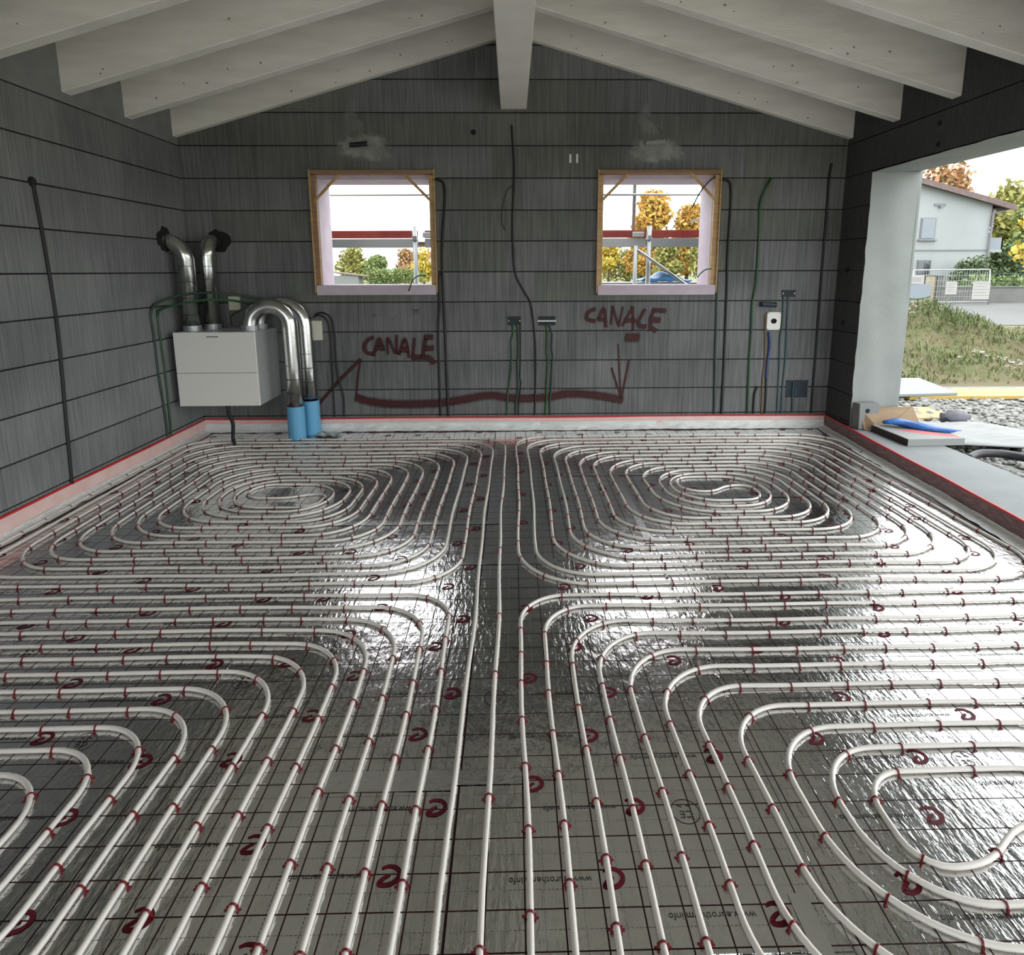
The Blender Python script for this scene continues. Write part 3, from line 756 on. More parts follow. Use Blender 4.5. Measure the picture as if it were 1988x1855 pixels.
conduit('thick black conduit below the left one of the two middle sockets', onb([(.048,1.08),(.052,.788),(.045,.665),(.05,.416),(.027,.291),(.024,.15)]), .012, 'cable_darkgreen')
conduit('thin black cable at the right edge below the left middle socket', onb([(.075,1.08),(.076,.726),(.069,.541),(.081,.479),(.058,.291),(.051,.15)]), .0065, 'cable_black', 'cable', 'cable')
conduit('green conduit below the right one of the two middle sockets', onb([(.328,1.08),(.337,.999),(.334,.786),(.347,.725),(.335,.414),(.336,.352),(.321,.15)]), .011, 'cable_green')
conduit('dark conduit bulging right below the right middle socket', onb([(.345,1.08),(.388,.987),(.386,.847),(.399,.737),(.39,.663),(.382,.414),(.37,.288),(.373,.15)]), .011, 'cable_darkgreen')
conduit('black conduit down the wall from the right edge of the right window', onb([(1.976,2.433),(2.055,2.428),(2.088,2.376),(2.098,2.195),(2.095,1.71),(2.106,1.413),(2.115,.697),(2.118,.15)]), .013, 'cable_black')
conduit('green conduit from the lower right corner of the right window to the floor', onb([(2.005,1.577),(2.008,1.488),(2.012,1.262),(2.026,.697),(2.044,.15)]), .012, 'cable_darkgreen')
conduit('tall green conduit with a hooked top right of the right window', [(2.484,D+.01,2.456),(2.43,D-.03,2.376),(2.381,D-.012,2.219)]+onb([(2.388,1.954),(2.391,1.511),(2.366,1.261),(2.371,1.006),(2.37,.695),(2.382,.15)],.006), .012, 'cable_green')
conduit('black conduit standing for the dark chase beside the right corner of the room', onb([(3.044,2.583),(3.03,2.456),(3.032,2.194),(3.032,1.708),(3.035,1.105),(3.036,.586),(3.039,.15)]), .013, 'cable_black')
conduit('short black hooked conduit stub low on the wall below the white plate', onb([(2.475,.431),(2.448,.368),(2.443,.272),(2.445,.15)]), .011, 'cable_black')
conduit('blue sleeved water pipe below the white wall plate', onb([(2.549,.979),(2.567,.861),(2.557,.694),(2.554,.51)],.008), .013, 'cable_blue', 'water_pipe', 'pipe')
conduit('black pipe end reaching the floor under the blue sleeve', onb([(2.555,.509),(2.561,.324),(2.562,.15)],.004), .010, 'cable_black', 'water_pipe', 'pipe')
conduit('thin olive conduit beside the left edge of the white wall plate', onb([(2.500,1.148),(2.528,.694),(2.518,.511),(2.528,.15)]), .008, 'cable_brown')
conduit('left one of two teal conduits under the upper right socket', onb([(2.673,1.335),(2.679,1.107),(2.668,.901),(2.677,.693),(2.682,.483),(2.689,.15)]), .010, 'cable_teal')
conduit('right one of two teal conduits under the upper right socket', onb([(2.719,1.335),(2.728,1.004),(2.735,.693),(2.727,.43),(2.731,.15)]), .010, 'cable_teal')
conduit('black cable from the beige junction box nearest the ducts', onb([(-1.94,1.15),(-1.889,1.169),(-1.817,1.119),(-1.795,.977),(-1.79,.721),(-1.795,.15)],.012), .009, 'cable_black', 'cable', 'cable')
conduit('outer black cable arching right from the beige junction box', onb([(-1.93,1.17),(-1.862,1.194),(-1.776,1.138),(-1.75,.977),(-1.745,.617),(-1.698,.356),(-1.702,.15)],.012), .009, 'cable_black', 'cable', 'cable')
onl = lambda pts: [(XL+.005, y, z) for y, z in pts]
conduit('black conduit running down the middle of the left wall', onl([(4.202,2.16),(4.228,1.754),(4.241,1.207),(4.208,.64),(4.177,.13)]), .014, 'cable_black')
tag(MB().tube([(XL-.01,4.2,2.165),(XL+.008,4.2,2.165)], .034, 14).tube([(XL+.006,4.2,2.165),(XL+.011,4.2,2.165)], .022, 12).build('wall_box', 'black', smooth=False), 'round black box at the top of the left wall conduit', 'wall box')
conduit('green conduit arching from the left wall over the white ventilation unit', onl([(5.394,.13),(5.388,.367),(5.355,.743),(5.353,1.058),(5.345,1.25)])+[(-3.03,5.42,1.345),(-2.80,5.52,1.405),(-2.55,5.60,1.395),(-2.35,5.9,1.33)], .013, 'cable_darkgreen')
conduit('lower green conduit bending from the left wall behind the ducts', onl([(5.455,.13),(5.46,.636),(5.445,1.005),(5.44,1.22)])+[(-3.0,5.44,1.29),(-2.72,5.52,1.345),(-2.55,5.66,1.335),(-2.42,5.95,1.27)], .012, 'cable_green')
conduit('green cable tail curling out at the lower right of the left window', [(-.83,D-.02,1.545),(-.90,D-.05,1.545),(-.96,D-.05,1.50),(-1.0,D-.045,1.40)], .006, 'cable_green', 'cable', 'cable', corr=False)
conduit('dark cable tail hanging across the upper right of the right window', [(1.93,D-.02,2.46),(1.86,D-.05,2.41),(1.78,D-.06,2.31),(1.71,D-.06,2.17)], .006, 'cable_black', 'cable', 'cable', corr=False)
conduit('green cable tail at the lower right of the right window', [(1.94,D-.01,1.60),(1.88,D-.04,1.595),(1.83,D-.04,1.56),(1.80,D-.04,1.52)], .006, 'cable_green', 'cable', 'cable', corr=False)
conduit('green cable curling among the ducts above the ventilation unit', [(-2.62,5.8,1.10),(-2.60,5.75,1.18),(-2.50,5.72,1.24),(-2.42,5.72,1.29)], .009, 'cable_green', 'cable', 'cable', corr=False)
conduit('black drain hose hanging below the white ventilation unit', [(-2.63,5.6,.40),(-2.63,5.6,.30),(-2.61,5.62,.2),(-2.62,5.62,.06),(-2.60,5.60,.013)], .018, 'cable_black', 'drain_hose', 'hose')

# sockets
def socket(label, x0, x1, z0, z1, m, group=None, bar=False):
    r = thing('socket_box', label, 'socket box', group)
    t = .006
    mb = MB()
    for q in ((x0,z0,x1,z0+t),(x0,z1-t,x1,z1),(x0,z0,x0+t,z1),(x1-t,z0,x1,z1)): mb.quadbox(q[0],D-.008,q[1],q[2],D+.01,q[3])
    mb.build('rim', m, r); box(x0+.003,D-.0045,z0+.003,x1-.003,D+.004,z1-.003).build('cavity', 'cavity', r)
    for xx in (x0+.012, x1-.012): MB().tube([(xx,D-.010,(z0+z1)/2),(xx,D-.006,(z0+z1)/2)], .005, 8).build('screw', 'steel', r)
    if bar: box(x0-.01,D-.012,(z0+z1)/2-.008,x1+.01,D-.007,(z0+z1)/2+.006).build('level_bar', 'galv', r)
    return r
socket('dark recessed socket box, left one of the two in the middle of the wall', -.05, .082, 1.058, 1.15, 'cable_darkgreen')
socket('dark recessed socket box with a grey bar, right one of the two in the middle', .255, .42, 1.057, 1.148, 'black', bar=True)
socket('teal socket box high on the right part of the back wall', 2.655, 2.79, 1.325, 1.395, 'socket_blue')
r_ = thing('wall_plate', 'white rectangular wall plate with a round hole', 'wall plate')
mb = MB(); hx, hz, hr = 2.585, 1.09, .026; o = 0
outer = [(2.515,1.004),(2.65,1.004),(2.65,1.179),(2.515,1.179)]
for k in range(16):
    a = 2*PI*k/16; c, s = math.cos(a), math.sin(a); q = max(abs(c)/.0675, abs(s)/.0875); mb.v += [(hx+hr*1.15*c, D-.022, hz+hr*s), (hx+c/q, D-.022, hz+s/q)]
for k in range(16): k2 = (k+1)%16; mb.f.append((2*k, 2*k+1, 2*k2+1, 2*k2))
mb.quadbox(2.5175,D-.0215,1.0025,2.6525,D,1.0075).quadbox(2.5175,D-.0215,1.1725,2.6525,D,1.1775).quadbox(2.5175,D-.0215,1.0025,2.5225,D,1.1775).quadbox(2.6475,D-.0215,1.0025,2.6525,D,1.1775)
mb.build('plate', 'white_plastic', r_); box(2.54,D-.006,1.04,2.63,D-.004,1.14).build('recess', 'hole', r_)
r_ = thing('wall_bracket', 'dark blue horizontal mounting tube above the white plate', 'bracket')
MB().tube([(2.45,D-.03,1.258),(2.58,D-.03,1.250)], .024, 12).build('tube', 'socket_blue', r_, False); MB().tube([(2.578,D-.03,1.250),(2.592,D-.03,1.249)], .027, 12).build('end_cap', 'black', r_); box(2.44,D-.03,1.235,2.47,D,1.28).build('back_plate', 'cable_darkgreen', r_)
r_ = thing('socket_box', 'double blue socket box low beside the right corner', 'socket box')
for x0,x1 in ((2.765,2.868),(2.878,2.985)):
    fr = MB()
    for q in ((x0,.315,x1,.325),(x0,.48,x1,.49),(x0,.315,x0+.012,.49),(x1-.012,.315,x1,.49)): fr.quadbox(q[0],D-.008,q[1],q[2],D+.01,q[3])
    fr.build('rim', 'socket_blue', r_); box(x0+.005,D-.0045,.32,x1-.005,D+.004,.485).build('cavity', 'cavity', r_)
MB().tube([(2.83,D-.012,.48),(2.832,D-.012,.40),(2.84,D-.01,.16)], .008, 7).build('wire', 'cable_teal', r_, True)
r_ = thing('junction_box', 'beige junction box on the wall right of the ducts', 'junction box')
MB().bevbox(-1.977,D-.055,.926,-1.864,D,1.119,.005).build('body', 'beige', r_); MB().bevbox(-1.973,D-.062,.930,-1.868,D-.055,1.115,.002).build('lid', 'beige', r_)
for dx,dz in ((-.045,-.085),(.045,-.085),(-.045,.085),(.045,.085)): MB().tube([(-1.92+dx,D-.065,1.022+dz),(-1.92+dx,D-.061,1.022+dz)], .005, 8).build('screw', 'galv', r_)
r_ = thing('junction_box', 'small dim junction box behind the ducts above the ventilation unit', 'junction box')
MB().bevbox(-2.74,D-.05,1.22,-2.62,D,1.36,.004).build('body', 'label', r_); MB().bevbox(-2.735,D-.056,1.225,-2.625,D-.05,1.355,.002).build('lid', 'beige', r_)
# small tags
for x, lb in ((.553,'left one of two small white tags high on the back wall'),(.617,'right one of two small white tags high on the back wall')):
    r_ = thing('wall_tag', lb, 'tag', 'small white wall tags'); MB().bevbox(x-.011,D-.012,2.59,x+.011,D,2.67,.003).build('body', 'white_plastic', r_); MB().tube([(x,D-.014,2.63),(x,D-.011,2.63)],.004,8).build('nail_head', 'steel', r_)
# plaster patches with pipe stubs
def patch(label, outline, y=.006):
    P = [(x,z) for x,z in outline]; cx = sum(p[0] for p in P)/len(P); cz = sum(p[1] for p in P)/len(P); n = len(P); mb = MB()
    ed = []
    for f, d in ((0,1.0),(.35,1.0),(.7,.8),(.92,.5),(1.0,.0)):
        ed += [f*f]*n
        for p in P: mb.v.append((cx+(p[0]-cx)*f, D-.0022-y*d*(1+.3*math.sin(p[0]*31+p[1]*17)), cz+(p[1]-cz)*f))
    for k in range(4):
        for i in range(n): j = (i+1)%n; mb.f.append((k*n+i, k*n+j, (k+1)*n+j, (k+1)*n+i))
    mb.att['edge'] = ed
    return tag(mb.build('plaster_patch', 'patch_faint' if y < .005 else 'patch_soft', smooth=True), label, 'plaster patch')
def rough(pts, jit, seed):
    rs = random.Random(seed); P = smooth_path([(x,z,0) for x,z in pts+[pts[0]]], 5)[:-1]
    return [(p.x+rs.uniform(-jit,jit), p.y+rs.uniform(-jit,jit)) for p in P]
patch('pale plaster patch on the wall above the left window', rough([(-1.64,2.66),(-1.62,2.80),(-1.50,2.85),(-1.40,2.86),(-1.28,2.86),(-1.14,2.79),(-1.11,2.66),(-1.2,2.60),(-1.45,2.61)],.010,1))
patch('faint plaster smear rising above the left plaster patch', rough([(-1.60,2.84),(-1.56,2.98),(-1.52,3.14),(-1.44,3.16),(-1.44,3.02),(-1.36,2.93),(-1.40,2.86)],.012,2), .004)
patch('pale plaster patch on the wall above the right window', rough([(1.09,2.60),(1.12,2.74),(1.20,2.82),(1.34,2.83),(1.50,2.82),(1.60,2.74),(1.64,2.62),(1.36,2.58)],.010,3))
patch('faint plaster smear rising above the right plaster patch', rough([(1.22,2.82),(1.17,2.96),(1.20,3.10),(1.30,3.17),(1.30,3.08),(1.27,3.0),(1.40,2.92),(1.42,2.83)],.012,4), .004)
for i,(x,lb) in enumerate(((-.95,'rightmost chalky splash'),(-1.16,'middle chalky splash'),(-1.33,'leftmost chalky splash'))):
    z = 1.20-.01*i; patch(lb+' on the blocks below the left window', rough([(x-.04,z-.03),(x-.03,z+.02),(x+.05,z+.03),(x+.07,z-.02),(x,z-.04)],.016,20+i), .002)
for x,z,lb in ((-1.418,2.752,'dark pipe stub in the plaster above the left window'),(1.343,2.772,'grey pipe stub in the plaster above the right window')):
    r_ = thing('pipe_stub', lb, 'pipe stub'); MB().tube([(x-.085,D-.02,z-.006),(x+.085,D-.028,z+.006)], .022, 12).build('tube', 'black' if x < 0 else 'patch', r_, False); MB().tube([(x+.083,D-.028,z+.006),(x+.096,D-.029,z+.007)], .024, 12).build('cap', 'patch', r_, False)
tag(MB().tube([(-.355,D-.005,2.864),(-.355,D+.02,2.864)], .025, 12).build('wall_hole', 'hole'), 'round dark hole in the blocks left of the ridge beam', 'hole')

# ================================================================== VENTILATION UNIT AND DUCTS
UX0,UX1,UY0,UY1,UZ0,UZ1 = -3.03,-2.305,5.53,D-.02,.385,1.058
vu = thing('ventilation_unit', 'white wall-hung ventilation unit in the left corner', 'ventilation unit')
box(UX0+.004,UY0+.022,UZ0+.003,UX1-.002,UY1,UZ1-.003).build('casing', 'unit_side', vu)
ZM = .69
MB().bevbox(UX0,UY0,ZM+.002,UX1,UY0+.02,UZ1,.003).build('upper_front_panel', 'unit_white', vu)
MB().bevbox(UX0,UY0,UZ0,UX1,UY0+.02,ZM-.002,.003).build('lower_front_panel', 'unit_white', vu)
box(-2.735,UY0-.002,1.012,-2.63,UY0+.002,1.024).build('name_plate', 'label', vu)
box(UX0+.1,UY1,UZ0+.1,UX1-.1,D,UZ0+.2).build('wall_bracket', 'galv', vu)
MB().tube([(-2.63,5.6,.40),(-2.63,5.6,.36)], .022, 12).build('drain_outlet', 'black', vu)
for x,y in ((-2.955,5.74),(-2.86,5.93),(-2.42,5.72),(-2.42,5.93)):
    MB().tube([(x,y,UZ1-.004),(x,y,UZ1+.045)], .079, 20).build('duct_collar', 'galv', vu, False)
def arc(c, r, a0, a1, ax1, ax2, n=10):
    c, ax1, ax2 = Vector(c), Vector(ax1), Vector(ax2)
    return [c+ax1*r*math.cos(a0+(a1-a0)*k/n)+ax2*r*math.sin(a0+(a1-a0)*k/n) for k in range(n+1)]
def duct(label, path, r, seams):
    d = thing('air_duct', label, 'duct', 'round metal ventilation ducts')
    MB().tube(path, r, 22).build('pipe', 'duct', d, True)
    for p, t in seams:
        p, t = Vector(p), Vector(t).normalized(); MB().tube([p-t*.002,p+t*.002], r+.0012, 22).build('seam_ring', 'seam', d, True)
    return d
# two intake ducts
x,y = -2.955,5.74
duct('metal duct bending from the unit into the left wall', [(x,y,1.06),(x,y,1.70)]+arc((x-.16,y-.03,1.70),.16,0,PI/2,(1,.12,0),(0,0,1))[1:]+[(XL-.05,y-.06,1.86)], .07, [((x,y,z),(0,0,1)) for z in (1.20,1.35,1.50,1.64)])
x,y = -2.86,5.93
duct('metal duct bending from the unit into the back wall', [(x,y,1.06),(x,y,1.74)]+arc((x+.02,y+.13,1.74),.13,0,PI/2,(-.1,-1,0),(0,0,1))[1:]+[(x+.05,D+.05,1.87)], .07, [((x,y,z),(0,0,1)) for z in (1.52,1.64,1.74)])
x,y = -2.42,5.72
duct('front metal duct arching over to the nearer blue sleeve', [(x,y,1.06),(x,y,1.10)]+arc((x+.175,y+.02,1.10),.175,PI,0,(1,.1,0),(0,0,1),14)[1:]+[(x+.35,y+.05,.70),(x+.34,y+.07,.20)], .07, [((x+.35-.01*k/6,y+.05,.98-.13*k),(0,0,1)) for k in range(6)])
x,y = -2.42,5.93
duct('rear metal duct arching over to the farther blue sleeve', [(x,y,1.06),(x,y,1.10)]+arc((x+.215,y+.01,1.08),.215,PI,0,(1,.04,0),(0,0,1),14)[1:]+[(x+.43,y+.03,.70),(x+.43,y+.03,.20)], .065, [((x+.43,y+.025,.95-.14*k),(0,0,1)) for k in range(5)])
for x,y,h,lb in ((-2.08,5.79,.325,'nearer bright blue sleeve around the foot of the ducts'),(-1.99,5.96,.345,'farther bright blue sleeve around the foot of the ducts')):
    s_ = thing('duct_sleeve', lb, 'duct sleeve', 'blue duct sleeves'); mb = MB(); mb.tube([(x,y,.001),(x,y,h)], .082, 22, cap=False); mb.build('wall', 'blue_sleeve', s_, True)
    mb = MB(); n = 22
    for k in range(n): a = 2*PI*k/n; mb.v += [(x+.082*math.cos(a),y+.082*math.sin(a),h),(x+.073*math.cos(a),y+.073*math.sin(a),h)]
    for k in range(n): k2 = (k+1)%n; mb.f.append((2*k,2*k2,2*k2+1,2*k+1))
    mb.build('rim', 'blue_sleeve', s_)
def hole(label, cen, ax1, ax2, n, seed, r=.105):
    rs = random.Random(seed); cen, ax1, ax2, n = Vector(cen), Vector(ax1), Vector(ax2), Vector(n); mb = MB()
    P = [cen+ax1*math.cos(a)*rr+ax2*math.sin(a)*rr for a, rr in ((2*PI*k/18, r*rs.uniform(.85,1.2)) for k in range(18))]
    mb.prism([p+n*.004 for p in P], -n*.02); return tag(mb.build('wall_hole', 'hole'), label, 'hole')
hole('ragged dark hole in the left wall around the metal duct', (XL,5.68,1.87), (0,1,0), (0,0,1), (1,0,0), 5)
hole('ragged dark hole in the back wall around the metal duct', (-2.80,D,1.88), (1,0,0), (0,0,1), (0,-1,0), 6)
# crumpled clear film by the sleeves
rs = random.Random(12)
tag(MB().grid(14,10,lambda u,v:(-1.93+.22*u+.01*math.sin(v*9), 5.80+.16*v, .006+.03*abs(math.sin(u*7+v*5))*abs(math.sin(v*6+1)))).build('plastic_film', 'film', smooth=True), 'crumpled clear film lying beside the blue sleeves', 'plastic film')

# ================================================================== OUTSIDE
GZ = -.07
struct(MB().grid(2,2,lambda u,v:(-160+360*u,-60+320*v,-.16)).build('ground_lawn', 'lawn'))
struct(box(XR+.46,-6,-.15,9.5,8.6,GZ-.01).build('ground_gravel_bed', 'gravel_bed'))
struct(box(-14,-30,-.155,16,YF-.05,-.12).build('ground_front_bounce', 'bounce_soil'))  # unseen pale ground added to bounce light up to the ceiling
struct(box(12,19,-.155,70,33.5,-.135).build('ground_road', 'road'))
struct(box(-9,D+TW+.05,-.15,9,10.5,-.12).build('ground_back_yard', 'gravel_bed'))
rg = random.Random(21); mb = MB()
for i in range(5200):
    u = rg.random()**1.25; y = 3.4+4.9*rg.random(); x = XR+.5+5.2*u
    s_ = rg.uniform(.011,.034)*(1.6 if rg.random() < .12 else 1); mb.blob((x,y,GZ+s_*.25), s_*rg.uniform(.8,1.5), s_*rg.uniform(.8,1.5), s_*rg.uniform(.4,.8), .22, rg, 6, 4)
tag(mb.build('gravel', 'gravel'), 'loose grey gravel outside the open side', 'gravel', kind='stuff')
# mound
def mh(x, y):
    h = .80*math.exp(-((x-8.0)/1.3)**2-((y-12.2)/1.5)**2) + .42*math.exp(-((x-11.0)/2.6)**2-((y-12.2)/1.6)**2) + .28*math.exp(-((x-10.5)/3.0)**2-((y-10.2)/1.0)**2)
    h += .05*math.sin(x*3.1+y*1.7)+.04*math.sin(x*5.7-y*4.3)+.03*math.sin(x*11+y*9)
    e = min(1, max(0,(y-8.7)/.8))*min(1,max(0,(18-y)/2))*min(1,max(0,(x-5.0)/1.0))
    return GZ - .03 + max(0, h+.03)*e
tag(MB().grid(90,80,lambda u,v:(5+11*u, 8.4+9.6*v, mh(5+11*u, 8.4+9.6*v))).build('earth_mound', 'earth', smooth=True), 'weedy earth mound beyond the gravel', 'mound')
mb = MB(); tint = []
for i in range(20000):
    x = 5.6+7.0*rg.random(); y = 8.9+4.6*rg.random(); z = mh(x,y)
    pat = .5+.5*math.sin(x*2.3+.6)*math.sin(y*2.9+x)
    tall = math.exp(-((x-8.3)/.7)**2-((y-11.5)/.5)**2)
    if rg.random() > .18+.45*pat+.6*tall: continue
    L = rg.uniform(.03,.09)+.05*pat+.24*tall*rg.random(); a = rg.uniform(0,2*PI); ln = rg.uniform(.2,1.1); wd = rg.uniform(.006,.014)
    dx, dy = math.cos(a), math.sin(a); o = len(mb.v); t = min(1, max(0, rg.gauss(.75-.5*pat if tall < .3 else .15, .2)))
    mb.v += [(x-dy*wd,y+dx*wd,z-.01),(x+dy*wd,y-dx*wd,z-.01),(x+dx*L*ln*.4-dy*wd*.7,y+dy*L*ln*.4+dx*wd*.7,z+L*.6),(x+dx*L*ln*.4+dy*wd*.7,y+dy*L*ln*.4-dx*wd*.7,z+L*.6),(x+dx*L*ln,y+dy*L*ln,z+L*.85)]
    mb.f += [(o,o+1,o+3,o+2),(o+2,o+3,o+4)]; tint += [t]*5
mb.att['tint'] = tint
tag(mb.build('weeds', 'grass'), 'green and straw coloured weeds covering the mound', 'weeds', kind='stuff')
mb = MB()
for i in range(150):
    if i < 95: x, y = rg.gauss(7.75,.5), rg.gauss(11.9,.35)
    else: x, y = rg.gauss(8.0,.30), rg.gauss(9.9,.18)
    s_ = rg.uniform(.010,.036); mb.blob((x,y,mh(x,y)+s_*.1), s_*1.5, s_*1.2, s_*.6, .3, rg, 6, 4)
tag(mb.build('rubble', 'rubble'), 'pale rubble bits scattered on the mound', 'rubble', kind='stuff')

# things lying by the opening
tag(MB().bevbox(5.1,7.66,GZ,9.0,8.16,GZ+.05,.004).build('plank', 'plank_yellow'), 'long yellow formwork plank lying on the gravel', 'plank')
tag(MB().prism([(4.85,7.62,GZ+.055),(5.75,7.70,GZ+.055),(5.98,8.82,GZ+.055),(5.4,8.85,GZ+.055)], (0,0,.03)).build('foam_board', 'panel_white'), 'pale white board lying on the yellow plank', 'board')
tag(MB().prism([(4.25,6.6,GZ+.005),(4.95,6.62,GZ+.005),(5.12,6.75,GZ+.005),(4.98,6.98,GZ+.005),(5.02,7.16,GZ+.005),(4.45,7.25,GZ+.005)], (0,0,.018)).build('board', 'osb'), 'orange chipboard offcut on the gravel beside the white column', 'board')
rr_ = random.Random(4); mb = MB(); mb.blob((4.86,6.52,GZ+.05),.16,.10,.07,.3,rr_,12,7); tag(mb.build('rag', 'rag', smooth=True), 'dark crumpled rag on the gravel', 'rag')
mb = MB(); mb.grid(20,12,lambda u,v:(4.05+1.2*u-.12*v+.1*u*v, 5.32+.82*v+.16*math.sin(u*3)*v, GZ+.03+.07*(1-u)+.018*math.sin(u*9+v*4)*math.sin(v*5)))
sh_ = mb.build('protective_sheet', 'sheet_white', smooth=True); tag(sh_, 'large white sheet lying between the carton and the gravel', 'sheet')
m_ = sh_.modifiers.new('thickness', 'SOLIDIFY'); m_.thickness = .012
ZT = .125
ct = thing('carton', 'flat grey carton with red print at the edge of the threshold', 'carton')
m_ = T((3.55,5.19,ZT), rz=.04)
MB().bevbox(-.25,-.25,0,.25,.25,.062,.003,m_).build('body', 'card_grey', ct)
MB().quadbox(-.252,-.248,.003,-.2505,.248,.059,m_).build('end_flap', 'card_edge', ct)
MB().prism([m_ @ Vector(p) for p in ((-.02,-.10,.0625),(.22,-.22,.0625),(.24,-.14,.0625),(.0,.05,.0625),(-.14,.08,.0625))], (0,0,.0006)).build('red_print', 'print_red', ct)
cf = thing('cardboard', 'brown cardboard sheet standing behind the grey carton', 'cardboard')
MB().prism([(3.24,5.46,ZT+.005),(3.36,5.38,ZT+.0),(3.80,5.48,ZT+.0),(3.74,5.56,ZT+.20),(3.22,5.50,ZT+.19)], (.004,.012,.002)).build('sheet', 'card', cf)
MB().prism([(3.745,5.562,ZT+.195),(3.222,5.502,ZT+.185),(3.20,5.56,ZT+.14),(3.72,5.61,ZT+.145)], (0,.004,.005)).build('folded_flap', 'card', cf)
mb = MB(); n = 16
for i in range(n+1):
    t = i/n; wd = .062*math.sin(PI*min(1,t*1.02+.04))**.6+.008
    cx_, cy_, cz_ = 3.36+.52*t, 5.37-.24*t+.03*math.sin(t*5), ZT+.098-.018*t+.012*math.sin(t*7)
    for k in range(10): a = 2*PI*k/10; q = 1+.16*math.sin(k*2.3+i*.9); mb.v.append((cx_+.1*wd*math.cos(a), cy_+wd*math.cos(a)*q, cz_+.5*wd*math.sin(a)*q))
for i in range(n):
    for k in range(10): k2 = (k+1)%10; mb.f.append((i*10+k,i*10+k2,i*10+10+k2,i*10+10+k))
mb.f += [tuple(range(9,-1,-1)), tuple(n*10+k for k in range(10))]
tag(mb.build('plastic_bag', 'bag_blue', smooth=True), 'crumpled bright blue plastic bag on the grey carton', 'bag')
bb = thing('concrete_block', 'grey block with a round hole against the plastered column', 'block')
m_ = T((3.29,5.53,ZT), rz=.1, rx=-.06)
MB().bevbox(-.10,-.05,0,.10,.05,.245,.004,m_).build('body', 'trim_grey', bb); MB().tube([m_ @ Vector((-.02,-.053,.175)), m_ @ Vector((-.02,-.045,.175))], .021, 14).build('hole', 'hole', bb)
tag(MB().tube(smooth_path([(3.98,5.10,GZ+.03),(4.15,5.18,GZ+.05),(4.36,5.08,GZ+.06),(4.50,4.80,GZ+.05),(4.50,4.45,GZ+.04),(4.35,4.1,GZ+.04)],6), .036, 10).build('hose', 'hose', smooth=True), 'black corrugated hose curving over the gravel', 'hose')

# ---- street side: house, fence, wall
H = thing('house', 'white two-storey gabled house across the street', 'house')
HY = 38.0
gz = lambda x: 6.80-.264*(x-24.3) if x > 22 else 6.80-.264*(22-24.3)-.264*(22-x)
MB().prism([(15,HY,-.15),(29.1,HY,-.15),(29.1,HY,gz(29.1)-.1),(22,HY,gz(22)-.1),(15,HY,gz(15)-.1)], (0,11,0)).build('wall', 'house_white', H)
for sd in (0,1):
    xa, xb = ((22,30.2),(14,22))[sd]
    MB().prism([(xa,HY-.5,gz(xa)-.08),(xb,HY-.5,gz(xb)-.08),(xb,HY-.5,gz(xb)+.14),(xa,HY-.5,gz(xa)+.14)], (0,12,0)).build('roof', 'roof_tile', H)
MB().prism([(22,HY-.52,gz(22)-.2),(30.2,HY-.52,gz(30.2)-.2),(30.2,HY-.52,gz(30.2)-.06),(22,HY-.52,gz(22)-.06)], (0,.06,0)).build('verge_board', 'roof_tile', H)
wn_ = box(24.80,HY-.06,3.38,25.72,HY+.05,4.66).build('window', 'trim_grey', H); box(24.87,HY-.09,3.45,25.65,HY-.05,4.60).build('shutter', 'shutter', wn_)
for k in range(9): box(24.87,HY-.095,3.47+k*.125,25.65,HY-.088,3.55+k*.125).build('slat', 'shutter', wn_)
box(24.7,HY-.16,3.30,25.82,HY+.02,3.38).build('window_sill', 'trim_grey', H)
wn_ = box(24.83,HY-.05,.30,25.68,HY+.05,2.16).build('door', 'trim_grey', H)
for xa in (24.88,25.28): box(xa,HY-.08,.4,xa+.35,HY-.045,2.10).build('pane', 'glass_dark', wn_)
box(15,HY-.05,2.70,29.12,HY+.05,2.78).build('string_course', 'trim_grey', H)
MB().tube(smooth_path([(29.9,HY-.05,5.1),(29.3,HY-.12,4.9),(29.12,HY-.12,4.7),(29.12,HY-.12,-.1)],4), .07, 8).build('downpipe', 'trim_grey', H, True)
box(25.5,HY-.05,5.36,26.2,HY+.02,5.50).build('wall_lamp_arm', 'trim_grey', H); box(25.78,HY-.2,5.25,25.95,HY,5.38).build('wall_lamp', 'trim_grey', H)
bl = box(29.1,HY+.3,2.62,30.25,HY+4,2.78).build('balcony', 'house_white', H); box(29.1,HY+.3,2.78,30.25,HY+.4,3.5).build('parapet', 'shutter', bl); box(30.17,HY+.3,2.78,30.25,HY+4,3.5).build('parapet', 'shutter', bl)
box(29.35,HY+.8,-.1,29.95,HY+1.2,2.62).build('pier', 'house_pink', H); box(29.3,HY+2,3.4,29.95,HY+2.3,5.2).build('pier', 'house_pink', H)
box(29.1,HY+.2,5.15,30.4,HY+4,5.25).build('eave_soffit', 'roof_tile', H)

